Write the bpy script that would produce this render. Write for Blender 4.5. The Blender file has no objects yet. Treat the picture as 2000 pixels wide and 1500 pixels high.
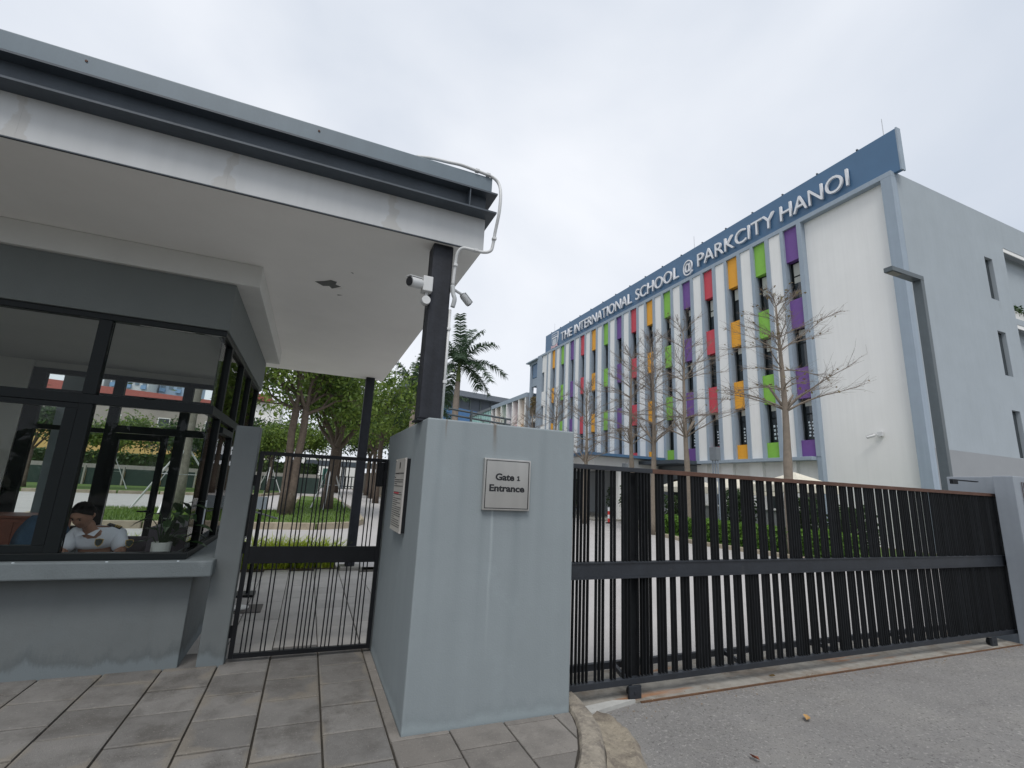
import bpy, bmesh, math, random
from math import sin, cos, pi, radians
from mathutils import Vector, Matrix, Euler
random.seed(7)
SC = bpy.context.scene
COL = SC.collection

# ------------------------------------------------------------------ camera
cam_d = bpy.data.cameras.new('camera'); cam = bpy.data.objects.new('camera', cam_d); COL.objects.link(cam)
cam_d.sensor_fit = 'HORIZONTAL'; cam_d.sensor_width = 36.0; cam_d.lens = 923.98/2000*36.0
cam_d.clip_start = 0.05; cam_d.clip_end = 3000
R_ = Vector((0.9207427, -0.3873358, 0.04694517)); U_ = Vector((-0.12484462, -0.17848003, 0.97599114)); F_ = Vector((0.36965754, 0.90449757, 0.21269097))
M = Matrix((R_, U_, -F_)).transposed().to_4x4(); M.translation = Vector((0, 0, 1.6))
cam.matrix_world = M
SC.camera = cam
# ------------------------------------------------------------------ sky, sun, exposure
SUN_EL, SUN_AZ = radians(58), radians(205)      # azimuth from +Y clockwise
w = bpy.data.worlds.new('World'); SC.world = w; w.use_nodes = True
nt = w.node_tree; nt.nodes.clear(); N = nt.nodes.new; LK = nt.links.new
out = N('ShaderNodeOutputWorld'); bg = N('ShaderNodeBackground'); sky = N('ShaderNodeTexSky')
sky.sky_type = 'NISHITA'; sky.sun_disc = False; sky.sun_elevation = SUN_EL; sky.sun_rotation = SUN_AZ
tc = N('ShaderNodeTexCoord'); mp = N('ShaderNodeMapping'); mp.inputs['Scale'].default_value = (1.0, 1.0, 1.8)
n1 = N('ShaderNodeTexNoise'); n1.inputs['Scale'].default_value = 1.5; n1.inputs['Detail'].default_value = 6; n1.inputs['Roughness'].default_value = 0.45; n1.inputs['Distortion'].default_value = 0.35
cr = N('ShaderNodeValToRGB')
cr.color_ramp.elements[0].position = 0.30; cr.color_ramp.elements[0].color = (0.60, 0.66, 0.755, 1)
cr.color_ramp.elements[1].position = 0.72; cr.color_ramp.elements[1].color = (0.91, 0.935, 0.985, 1)
LK(tc.outputs['Generated'], mp.inputs[0]); LK(mp.outputs[0], n1.inputs['Vector']); LK(n1.outputs['Fac'], cr.inputs[0])
scl = N('ShaderNodeVectorMath'); scl.operation = 'SCALE'; scl.inputs['Scale'].default_value = 7.0
LK(cr.outputs[0], scl.inputs[0])
mx = N('ShaderNodeMixRGB'); mx.inputs[0].default_value = 0.96
LK(sky.outputs[0], mx.inputs[1]); LK(scl.outputs[0], mx.inputs[2]); LK(mx.outputs[0], bg.inputs[0])
bg.inputs[1].default_value = 0.10; LK(bg.outputs[0], out.inputs[0])
sd = bpy.data.lights.new('sun', 'SUN'); sd.energy = 1.25; sd.angle = radians(25); sd.color = (1.0, 0.965, 0.92)
sun = bpy.data.objects.new('sun', sd); COL.objects.link(sun)
sv = Vector((sin(SUN_AZ)*cos(SUN_EL), cos(SUN_AZ)*cos(SUN_EL), sin(SUN_EL)))
sun.rotation_euler = sv.to_track_quat('Z', 'Y').to_euler(); sun.location = (0, -5, 30)
SC.view_settings.view_transform = 'Standard'; SC.view_settings.look = 'None'
SC.view_settings.gamma = 1.0; SC.view_settings.exposure = 0.60; SC.view_settings.use_curve_mapping = False
SC.render.engine = 'CYCLES'
SC.cycles.max_bounces = 8; SC.cycles.transparent_max_bounces = 24

# ------------------------------------------------------------------ materials
MATS = {}
def mat(name, col, rough=0.75, var=0.08, scale=6.0, bump=0.0, bscale=60.0, metal=0.0, streak=0.0, dirt=None, spec=0.5, rnd=0.0, aniso=None):
    """procedural paint/stone: two noises tint the colour, optional vertical rain streaks, per-object variation"""
    if name in MATS: return MATS[name]
    m = bpy.data.materials.new(name); m.use_nodes = True; t = m.node_tree; nn = t.nodes.new; lk = t.links.new
    b = t.nodes['Principled BSDF']; b.inputs['Roughness'].default_value = rough; b.inputs['Metallic'].default_value = metal
    b.inputs['Specular IOR Level'].default_value = spec
    g = nn('ShaderNodeNewGeometry')
    no = nn('ShaderNodeTexNoise'); no.inputs['Scale'].default_value = scale; no.inputs['Detail'].default_value = 8; no.inputs['Roughness'].default_value = 0.65
    lk(g.outputs['Position'], no.inputs['Vector'])
    mr = nn('ShaderNodeMapRange'); mr.inputs[1].default_value = 0.25; mr.inputs[2].default_value = 0.75
    mr.inputs[3].default_value = 1-var; mr.inputs[4].default_value = 1+var
    lk(no.outputs['Fac'], mr.inputs[0]); fac = mr.outputs[0]
    def mul(a, b_):
        q = nn('ShaderNodeMath'); q.operation = 'MULTIPLY'; lk(a, q.inputs[0]); lk(b_, q.inputs[1]); return q.outputs[0]
    if streak:
        ma = nn('ShaderNodeMapping'); ma.inputs['Scale'].default_value = (9, 9, 0.35); lk(g.outputs['Position'], ma.inputs[0])
        ns = nn('ShaderNodeTexNoise'); ns.inputs['Scale'].default_value = 1.0; ns.inputs['Detail'].default_value = 4; lk(ma.outputs[0], ns.inputs['Vector'])
        mr2 = nn('ShaderNodeMapRange'); mr2.inputs[1].default_value = 0.3; mr2.inputs[2].default_value = 0.75
        mr2.inputs[3].default_value = 1-streak; mr2.inputs[4].default_value = 1+streak*0.6
        lk(ns.outputs['Fac'], mr2.inputs[0]); fac = mul(fac, mr2.outputs[0])
    if rnd:
        oi = nn('ShaderNodeObjectInfo'); mr3 = nn('ShaderNodeMapRange'); mr3.inputs[3].default_value = 1-rnd; mr3.inputs[4].default_value = 1+rnd
        lk(oi.outputs['Random'], mr3.inputs[0]); fac = mul(fac, mr3.outputs[0])
    sc = nn('ShaderNodeVectorMath'); sc.operation = 'SCALE'; sc.inputs[0].default_value = col[:3]; lk(fac, sc.inputs['Scale'])
    colout = sc.outputs[0]
    if dirt:   # (colour, threshold, scale, strength)
        dc, th, ds, st = dirt
        nd = nn('ShaderNodeTexNoise'); nd.inputs['Scale'].default_value = ds; nd.inputs['Detail'].default_value = 10; nd.inputs['Roughness'].default_value = 0.7
        lk(g.outputs['Position'], nd.inputs['Vector'])
        mr4 = nn('ShaderNodeMapRange'); mr4.inputs[1].default_value = th; mr4.inputs[2].default_value = th+0.16; mr4.inputs[3].default_value = 0; mr4.inputs[4].default_value = st
        lk(nd.outputs['Fac'], mr4.inputs[0])
        mi = nn('ShaderNodeMixRGB'); lk(mr4.outputs[0], mi.inputs[0]); lk(colout, mi.inputs[1]); mi.inputs[2].default_value = (*dc, 1)
        colout = mi.outputs[0]
    lk(colout, b.inputs['Base Color'])
    if bump:
        nb = nn('ShaderNodeTexNoise'); nb.inputs['Scale'].default_value = bscale; nb.inputs['Detail'].default_value = 5; lk(g.outputs['Position'], nb.inputs['Vector'])
        bp = nn('ShaderNodeBump'); bp.inputs['Strength'].default_value = bump; bp.inputs['Distance'].default_value = 0.01
        lk(nb.outputs['Fac'], bp.inputs['Height']); lk(bp.outputs[0], b.inputs['Normal'])
    MATS[name] = m; m['bc'] = 0
    return m
def glassmat(name, tint=(0.80, 0.86, 0.84), refl=1.0, rough=0.0, ior=1.5):
    m = bpy.data.materials.new(name); m.use_nodes = True; t = m.node_tree; t.nodes.clear(); nn = t.nodes.new; lk = t.links.new
    o = nn('ShaderNodeOutputMaterial'); tr = nn('ShaderNodeBsdfTransparent'); gl = nn('ShaderNodeBsdfGlossy'); mi = nn('ShaderNodeMixShader'); fr = nn('ShaderNodeFresnel')
    tr.inputs[0].default_value = (*tint, 1); gl.inputs['Roughness'].default_value = rough; gl.inputs[0].default_value = (refl, refl, refl, 1)
    fr.inputs[0].default_value = ior
    lk(fr.outputs[0], mi.inputs[0]); lk(tr.outputs[0], mi.inputs[1]); lk(gl.outputs[0], mi.inputs[2]); lk(mi.outputs[0], o.inputs[0])
    MATS[name] = m; return m
def leafmat(name, c1, c2, rough=0.55):
    m = bpy.data.materials.new(name); m.use_nodes = True; t = m.node_tree; nn = t.nodes.new; lk = t.links.new
    b = t.nodes['Principled BSDF']; b.inputs['Roughness'].default_value = rough
    at = nn('ShaderNodeAttribute'); at.attribute_name = 'tone'
    mi = nn('ShaderNodeMixRGB'); lk(at.outputs['Fac'], mi.inputs[0]); mi.inputs[1].default_value = (*c1, 1); mi.inputs[2].default_value = (*c2, 1)
    lk(mi.outputs[0], b.inputs['Base Color'])
    tr = nn('ShaderNodeBsdfTranslucent'); lk(mi.outputs[0], tr.inputs[0]); ms = nn('ShaderNodeMixShader'); ms.inputs[0].default_value = 0.35
    lk(b.outputs[0], ms.inputs[1]); lk(tr.outputs[0], ms.inputs[2]); lk(ms.outputs[0], t.nodes['Material Output'].inputs[0])
    MATS[name] = m; return m

WALL = mat('grey_wall_paint', (0.20, 0.24, 0.255), 0.7, 0.06, 3.0, 0.15, 90, streak=0.07, dirt=((0.19, 0.22, 0.23), 0.56, 1.6, 0.35))
def basestain(m, z0, h, pale=(0.36, 0.42, 0.45), dark=(0.15, 0.175, 0.18)):
    """rising-damp stains near the foot of a wall: a dark band with a pale jagged salt bloom below"""
    t = m.node_tree; nn = t.nodes.new; lk = t.links.new; b = t.nodes['Principled BSDF']
    src = b.inputs['Base Color'].links[0].from_socket
    g = nn('ShaderNodeNewGeometry'); sp = nn('ShaderNodeSeparateXYZ'); lk(g.outputs['Position'], sp.inputs[0])
    n = nn('ShaderNodeTexNoise'); n.inputs['Scale'].default_value = 3.0; n.inputs['Detail'].default_value = 10; n.inputs['Roughness'].default_value = 0.72
    cm = nn('ShaderNodeMapping'); cm.inputs['Scale'].default_value = (1, 1, 0.25); lk(g.outputs['Position'], cm.inputs[0]); lk(cm.outputs[0], n.inputs['Vector'])
    for (col, off, width, st) in ((dark, h*1.35, 0.10, 0.55), (pale, h*0.75, 0.045, 0.5)):
        mr = nn('ShaderNodeMapRange'); mr.inputs[1].default_value = 0.3; mr.inputs[2].default_value = 0.7
        mr.inputs[3].default_value = z0 + off*0.15; mr.inputs[4].default_value = z0 + off*1.9; lk(n.outputs['Fac'], mr.inputs[0])
        su = nn('ShaderNodeMath'); su.operation = 'SUBTRACT'; lk(mr.outputs[0], su.inputs[0]); lk(sp.outputs['Z'], su.inputs[1])
        m2 = nn('ShaderNodeMapRange'); m2.inputs[1].default_value = 0; m2.inputs[2].default_value = width; m2.inputs[3].default_value = 0; m2.inputs[4].default_value = st
        lk(su.outputs[0], m2.inputs[0])
        mi = nn('ShaderNodeMixRGB'); lk(m2.outputs[0], mi.inputs[0]); lk(src, mi.inputs[1]); mi.inputs[2].default_value = (*col, 1); src = mi.outputs[0]
    lk(src, b.inputs['Base Color'])
KWALL = mat('wall_paint_canopy_shaded', (0.150, 0.166, 0.169), 0.75, 0.07, 3.0, 0.15, 90, streak=0.03, spec=.3, dirt=((0.165,0.19,0.20),0.55,1.2,0.5)); basestain(KWALL, 0.0, 0.13, (0.22,0.26,0.28), (0.095,0.11,0.115))  # same wall paint as the pillar, canopy shade put into its darker colour
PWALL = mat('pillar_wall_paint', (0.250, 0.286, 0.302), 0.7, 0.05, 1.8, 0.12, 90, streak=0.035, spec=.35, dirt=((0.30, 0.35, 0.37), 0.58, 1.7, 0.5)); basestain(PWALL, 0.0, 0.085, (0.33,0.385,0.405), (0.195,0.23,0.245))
FASC = mat('fascia_grey', (0.140, 0.157, 0.155), 0.75, 0.05, 3, 0.15, 90)
WHITE = mat('soffit_white', (0.86, 0.85, 0.825), 0.8, 0.04, 1.5, 0.08, 40)
BAND = mat('band_offwhite', (0.60, 0.605, 0.585), 0.8, 0.05, 3.0, 0.1, 60)
STEEL = mat('steel_dark_blue', (0.050, 0.064, 0.080), 0.5, 0.22, 5.0, 0.1, 30, dirt=((0.20, 0.09, 0.04), 0.69, 3.0, 0.7))
ROOFE = mat('roof_edge_blue_grey', (0.135, 0.175, 0.205), 0.45, 0.08, 2.0, streak=0.06)
COLM = mat('column_steel', (0.026, 0.029, 0.037), 0.6, 0.30, 9.0, 0.2, 40, streak=0.35, spec=.3)
BLACK = mat('black_paint', (0.009, 0.010, 0.012), 0.5, 0.25, 8.0, 0.1, 60, spec=.25)
GATEB = mat('gate_bar_black', (0.011, 0.0125, 0.0145), 0.6, 0.30, 14.0, 0.1, 60, rnd=0.3, spec=.25)
GATER = mat('gate_rail', (0.019, 0.023, 0.030), 0.55, 0.30, 6.0, 0.15, 40, dirt=((0.10, 0.10, 0.095), 0.62, 4.0, 0.5))
RUST = mat('rust_rail', (0.095, 0.047, 0.032), 0.8, 0.35, 9.0, 0.3, 70, dirt=((0.03, 0.03, 0.035), 0.6, 5.0, 0.8))
RUST2 = mat('rust_track', (0.12, 0.062, 0.032), 0.9, 0.4, 12.0, 0.3, 70)
FRAME = mat('window_frame_black', (0.006, 0.009, 0.010), 0.45, 0.1, 10, spec=.25)
GLASS = glassmat('kiosk_glass', (0.95, 0.965, 0.955), 0.8, 0.0, 1.24)
GLASSB = glassmat('back_glass', (0.93, 0.95, 0.945), 0.6, 0.0, 1.25)
CHROME = mat('brushed_steel', (0.60, 0.585, 0.56), 0.28, 0.06, 3.0, metal=0.85, streak=0.08)
SILV = mat('galvanised', (0.55, 0.56, 0.57), 0.4, 0.1, 20, metal=0.5)
INK = mat('black_ink', (0.008, 0.009, 0.012), 0.5, 0.02)
CONC = mat('concrete', (0.30, 0.29, 0.26), 0.9, 0.18, 9, 0.3, 80, dirt=((0.16, 0.15, 0.13), 0.55, 3, 0.6))
CURB = mat('curb_stone', (0.275, 0.245, 0.20), 0.95, 0.25, 14, 1.0, 45, dirt=((0.12, 0.105, 0.092), 0.47, 6.5, 0.8))
GUTT = mat('gutter_stone', (0.265, 0.232, 0.18), 0.95, 0.3, 12, 1.0, 30, dirt=((0.125, 0.105, 0.088), 0.46, 5.5, 0.85))
PAVE = mat('paver_grey_brown', (0.190, 0.176, 0.160), 0.9, 0.14, 5, 0.5, 160, rnd=0.13, dirt=((0.115, 0.107, 0.099), 0.50, 2.4, 0.75))
PAVE2 = mat('paver_light', (0.44, 0.42, 0.395), 0.9, 0.12, 3, 0.3, 160, rnd=0.10, dirt=((0.34, 0.32, 0.30), 0.55, 2.0, 0.6))
def speckle(m, sc_=(210,210,210), col=(0.34,0.32,0.29), dk=(0.07,0.065,0.06), st=.5):
    t = m.node_tree; nn = t.nodes.new; lk = t.links.new; b = t.nodes['Principled BSDF']; src = b.inputs['Base Color'].links[0].from_socket
    g = nn('ShaderNodeNewGeometry')
    for k, (c, th) in enumerate(((col, .62), (dk, .62))):
        ma = nn('ShaderNodeMapping'); ma.inputs['Scale'].default_value = sc_; ma.inputs['Location'].default_value = (k*7.3, 0, 0); lk(g.outputs['Position'], ma.inputs[0])
        n = nn('ShaderNodeTexNoise'); n.inputs['Scale'].default_value = 1.0; n.inputs['Detail'].default_value = 3; lk(ma.outputs[0], n.inputs['Vector'])
        mr = nn('ShaderNodeMapRange'); mr.inputs[1].default_value = th; mr.inputs[2].default_value = th+.1; mr.inputs[3].default_value = 0; mr.inputs[4].default_value = st; lk(n.outputs['Fac'], mr.inputs[0])
        mi = nn('ShaderNodeMixRGB'); lk(mr.outputs[0], mi.inputs[0]); lk(src, mi.inputs[1]); mi.inputs[2].default_value = (*c, 1); src = mi.outputs[0]
    lk(src, b.inputs['Base Color'])
def sandy_margin(m, hw=.1935, hh=.1985, col=(0.225,0.20,0.163), st=.55):
    """blown sand that settles along the edges of each slab, in irregular tongues"""
    t = m.node_tree; nn = t.nodes.new; lk = t.links.new; b = t.nodes['Principled BSDF']; src = b.inputs['Base Color'].links[0].from_socket
    tc = nn('ShaderNodeTexCoord'); sp = nn('ShaderNodeSeparateXYZ'); lk(tc.outputs['Object'], sp.inputs[0]); g = nn('ShaderNodeNewGeometry')
    n = nn('ShaderNodeTexNoise'); n.inputs['Scale'].default_value = 3.2; n.inputs['Detail'].default_value = 8; lk(g.outputs['Position'], n.inputs['Vector'])
    n2 = nn('ShaderNodeTexNoise'); n2.inputs['Scale'].default_value = 1.1; n2.inputs['Detail'].default_value = 2; lk(g.outputs['Position'], n2.inputs['Vector'])
    def mm(op, a, b_):
        q = nn('ShaderNodeMath'); q.operation = op
        for i, v in enumerate((a, b_)):
            if hasattr(v, 'links'): lk(v, q.inputs[i])
            else: q.inputs[i].default_value = v
        return q.outputs[0]
    e = mm('MINIMUM', mm('SUBTRACT', hw, mm('ABSOLUTE', sp.outputs['X'], 0)), mm('SUBTRACT', hh, mm('ABSOLUTE', sp.outputs['Y'], 0)))
    wdt = mm('MULTIPLY', mm('MAXIMUM', mm('SUBTRACT', n.outputs['Fac'], .40), 0), mm('MULTIPLY', mm('MAXIMUM', mm('SUBTRACT', n2.outputs['Fac'], .40), 0), 2.4))
    mr = nn('ShaderNodeMapRange'); lk(mm('SUBTRACT', wdt, e), mr.inputs[0]); mr.inputs[1].default_value = -.012; mr.inputs[2].default_value = .03; mr.inputs[3].default_value = 0; mr.inputs[4].default_value = st
    mi = nn('ShaderNodeMixRGB'); lk(mr.outputs[0], mi.inputs[0]); lk(src, mi.inputs[1]); mi.inputs[2].default_value = (*col, 1); lk(mi.outputs[0], b.inputs['Base Color'])
PAVEI = mat('paver_instance', (0.180, 0.174, 0.166), 0.9, 0.16, 5, 0.6, 160, rnd=0.16, spec=.3, dirt=((0.098, 0.092, 0.085), 0.47, 2.1, 0.8))
sandy_margin(PAVEI); speckle(PAVEI, (75,75,75)); speckle(PAVE, (75,75,75)); speckle(CURB, (60,60,60), (.42,.38,.31), (.08,.07,.06), .6); speckle(GUTT, (50,50,50), (.42,.37,.29), (.08,.065,.05), .6)
JOINT = mat('paver_joint', (0.040, 0.035, 0.028), 1.0, 0.4, 7, 0.5, 90, dirt=((0.22, 0.185, 0.13), 0.54, 1.1, 0.7))
ASPH = mat('asphalt', (0.25, 0.243, 0.235), 0.92, 0.14, 1.6, 1.0, 260, spec=.3, dirt=((0.31, 0.298, 0.278), 0.50, 0.7, 0.8))
def asphalt_wear():
    t = ASPH.node_tree; nn = t.nodes.new; lk = t.links.new; b = t.nodes['Principled BSDF']; src = b.inputs['Base Color'].links[0].from_socket
    g = nn('ShaderNodeNewGeometry')
    for rot, sc_, col, th, st in ((0.55, (1.1, 9.0, 1), (0.30, 0.288, 0.265), 0.55, 0.22), (-0.35, (0.8, 5.0, 1), (0.12, 0.108, 0.105), 0.60, 0.30), (0.0, (150, 150, 1), (0.42, 0.40, 0.37), 0.60, 0.75), (0.0, (130, 130, 2), (0.08, 0.075, 0.07), 0.60, 0.6)):
        ma = nn('ShaderNodeMapping'); ma.inputs['Rotation'].default_value = (0, 0, rot); ma.inputs['Scale'].default_value = sc_; lk(g.outputs['Position'], ma.inputs[0])
        n = nn('ShaderNodeTexNoise'); n.inputs['Scale'].default_value = 1.0; n.inputs['Detail'].default_value = 6; lk(ma.outputs[0], n.inputs['Vector'])
        mr = nn('ShaderNodeMapRange'); mr.inputs[1].default_value = th; mr.inputs[2].default_value = th+0.12; mr.inputs[3].default_value = 0; mr.inputs[4].default_value = st; lk(n.outputs['Fac'], mr.inputs[0])
        mi = nn('ShaderNodeMixRGB'); lk(mr.outputs[0], mi.inputs[0]); lk(src, mi.inputs[1]); mi.inputs[2].default_value = (*col, 1); src = mi.outputs[0]
    lk(src, b.inputs['Base Color'])
asphalt_wear()
def cracks(m, col=(0.07,0.065,0.06)):
    t = m.node_tree; nn = t.nodes.new; lk = t.links.new; b = t.nodes['Principled BSDF']; src = b.inputs['Base Color'].links[0].from_socket
    g = nn('ShaderNodeNewGeometry')
    for sc_, th, st, c in ((38, .56, .7, (0.42,0.405,0.38)), (46, .57, .7, (0.085,0.08,0.075)), (9, .58, .30, (0.30,0.29,0.27)), (.8, .56, .35, (0.17,0.16,0.155))):
        n = nn('ShaderNodeTexNoise'); n.inputs['Scale'].default_value = sc_; n.inputs['Detail'].default_value = 4; n.inputs['Roughness'].default_value = .6; lk(g.outputs['Position'], n.inputs['Vector'])
        mr = nn('ShaderNodeMapRange'); mr.inputs[1].default_value = th; mr.inputs[2].default_value = th+.1; mr.inputs[3].default_value = 0; mr.inputs[4].default_value = st; lk(n.outputs['Fac'], mr.inputs[0])
        mi = nn('ShaderNodeMixRGB'); lk(mr.outputs[0], mi.inputs[0]); lk(src, mi.inputs[1]); mi.inputs[2].default_value = (*c, 1); src = mi.outputs[0]
    nd = nn('ShaderNodeTexNoise'); nd.inputs['Scale'].default_value = 2.5; nd.inputs['Detail'].default_value = 6; lk(g.outputs['Position'], nd.inputs['Vector'])
    ad = nn('ShaderNodeMixRGB'); ad.inputs[0].default_value = .35; lk(g.outputs['Position'], ad.inputs[1]); lk(nd.outputs['Color'], ad.inputs[2])
    v = nn('ShaderNodeTexVoronoi'); v.feature = 'DISTANCE_TO_EDGE'; v.inputs['Scale'].default_value = .55; lk(ad.outputs[0], v.inputs['Vector'])
    m1 = nn('ShaderNodeMapRange'); m1.inputs[1].default_value = .0045; m1.inputs[2].default_value = .0015; m1.inputs[3].default_value = 0; m1.inputs[4].default_value = .7; lk(v.outputs['Distance'], m1.inputs[0])
    n3 = nn('ShaderNodeTexNoise'); n3.inputs['Scale'].default_value = .9; lk(g.outputs['Position'], n3.inputs['Vector'])
    m2 = nn('ShaderNodeMapRange'); m2.inputs[1].default_value = .5; m2.inputs[2].default_value = .58; lk(n3.outputs['Fac'], m2.inputs[0])
    q = nn('ShaderNodeMath'); q.operation = 'MULTIPLY'; lk(m1.outputs[0], q.inputs[0]); lk(m2.outputs[0], q.inputs[1])
    mi = nn('ShaderNodeMixRGB'); lk(q.outputs[0], mi.inputs[0]); lk(src, mi.inputs[1]); mi.inputs[2].default_value = (*col, 1); lk(mi.outputs[0], b.inputs['Base Color'])
cracks(ASPH)
ROAD = mat('inner_road', (0.42, 0.405, 0.395), 0.9, 0.10, 1.2, 0.3, 120, dirt=((0.35, 0.33, 0.32), 0.5, 0.6, 0.6))
SOIL = mat('soil', (0.09, 0.07, 0.045), 1.0, 0.3, 6)
GRASSG = mat('turf', (0.075, 0.13, 0.022), 1.0, 0.35, 9, 0.6, 60)
FARG = mat('far_ground', (0.12, 0.13, 0.07), 1.0, 0.3, 0.1)
SWHITE = mat('school_white', (0.79, 0.79, 0.775), 0.8, 0.03, 0.7, 0.05, 30, streak=0.03)
SFIN = mat('school_fin_blue', (0.30, 0.36, 0.425), 0.75, 0.05, 2.0, streak=0.06)
SSIDE = mat('school_side_wall', (0.335, 0.378, 0.412), 0.8, 0.06, 0.8, 0.05, 30, streak=0.03, dirt=((0.24, 0.27, 0.29), 0.62, 1.1, 0.5))
SBAND = mat('school_plinth', (0.27, 0.285, 0.30), 0.8, 0.05, 1.0)
SIGNB = mat('sign_blue', (0.066, 0.145, 0.255), 0.42, 0.06, 1.5)
LETT = mat('letter_white', (0.74, 0.75, 0.78), 0.5, 0.02)
PURP = mat('panel_purple', (0.155, 0.070, 0.275), 0.6, 0.07, 6)
GREEN = mat('panel_green', (0.225, 0.490, 0.065), 0.6, 0.06, 6)
ORNG = mat('panel_orange', (0.78, 0.365, 0.030), 0.6, 0.05, 6)
REDP = mat('panel_red', (0.56, 0.060, 0.085), 0.6, 0.06, 6)
DGLASS = mat('school_glass', (0.025, 0.032, 0.036), 0.06, 0.3, 0.8, spec=0.8)
BLIND = mat('blind_cream', (0.55, 0.56, 0.51), 0.8, 0.03, rnd=0.08)
PAPER = mat('paper_pale', (0.70, 0.78, 0.82), 0.8, 0.05)
LAMPG = mat('lamp_grey', (0.085, 0.105, 0.115), 0.45, 0.1, 8, streak=0.1)
BARK = mat('bark_brown', (0.115, 0.088, 0.070), 0.95, 0.35, 9, 0.9, 30, dirt=((0.32, 0.30, 0.26), 0.60, 5, 0.8))
BARKG = mat('bark_grey', (0.21, 0.175, 0.14), 0.9, 0.2, 8, 0.5, 40)
TWIG = mat('twig', (0.175, 0.14, 0.115), 0.9, 0.2, 8)
PTRUNK = mat('palm_trunk', (0.30, 0.25, 0.21), 0.9, 0.15, 6, 0.4, 20)
PSHAFT = mat('palm_shaft', (0.16, 0.20, 0.07), 0.6, 0.1, 6)
LEAF = leafmat('leaf_green', (0.040, 0.090, 0.015), (0.20, 0.285, 0.045))
LEAFD = leafmat('leaf_dark', (0.020, 0.046, 0.014), (0.060, 0.115, 0.032))
LEAFY = leafmat('leaf_yellow_green', (0.30, 0.43, 0.03), (0.62, 0.68, 0.08))
LEAFP = leafmat('palm_leaf', (0.022, 0.055, 0.026), (0.075, 0.13, 0.062))
LEAFH = leafmat('hedge_leaf', (0.04, 0.11, 0.014), (0.17, 0.33, 0.04))
LEAFB = leafmat('leaf_pot', (0.012, 0.035, 0.012), (0.035, 0.085, 0.025), 0.35)
DRYL = leafmat('leaf_dry', (0.16, 0.11, 0.05), (0.20, 0.17, 0.08))

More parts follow.
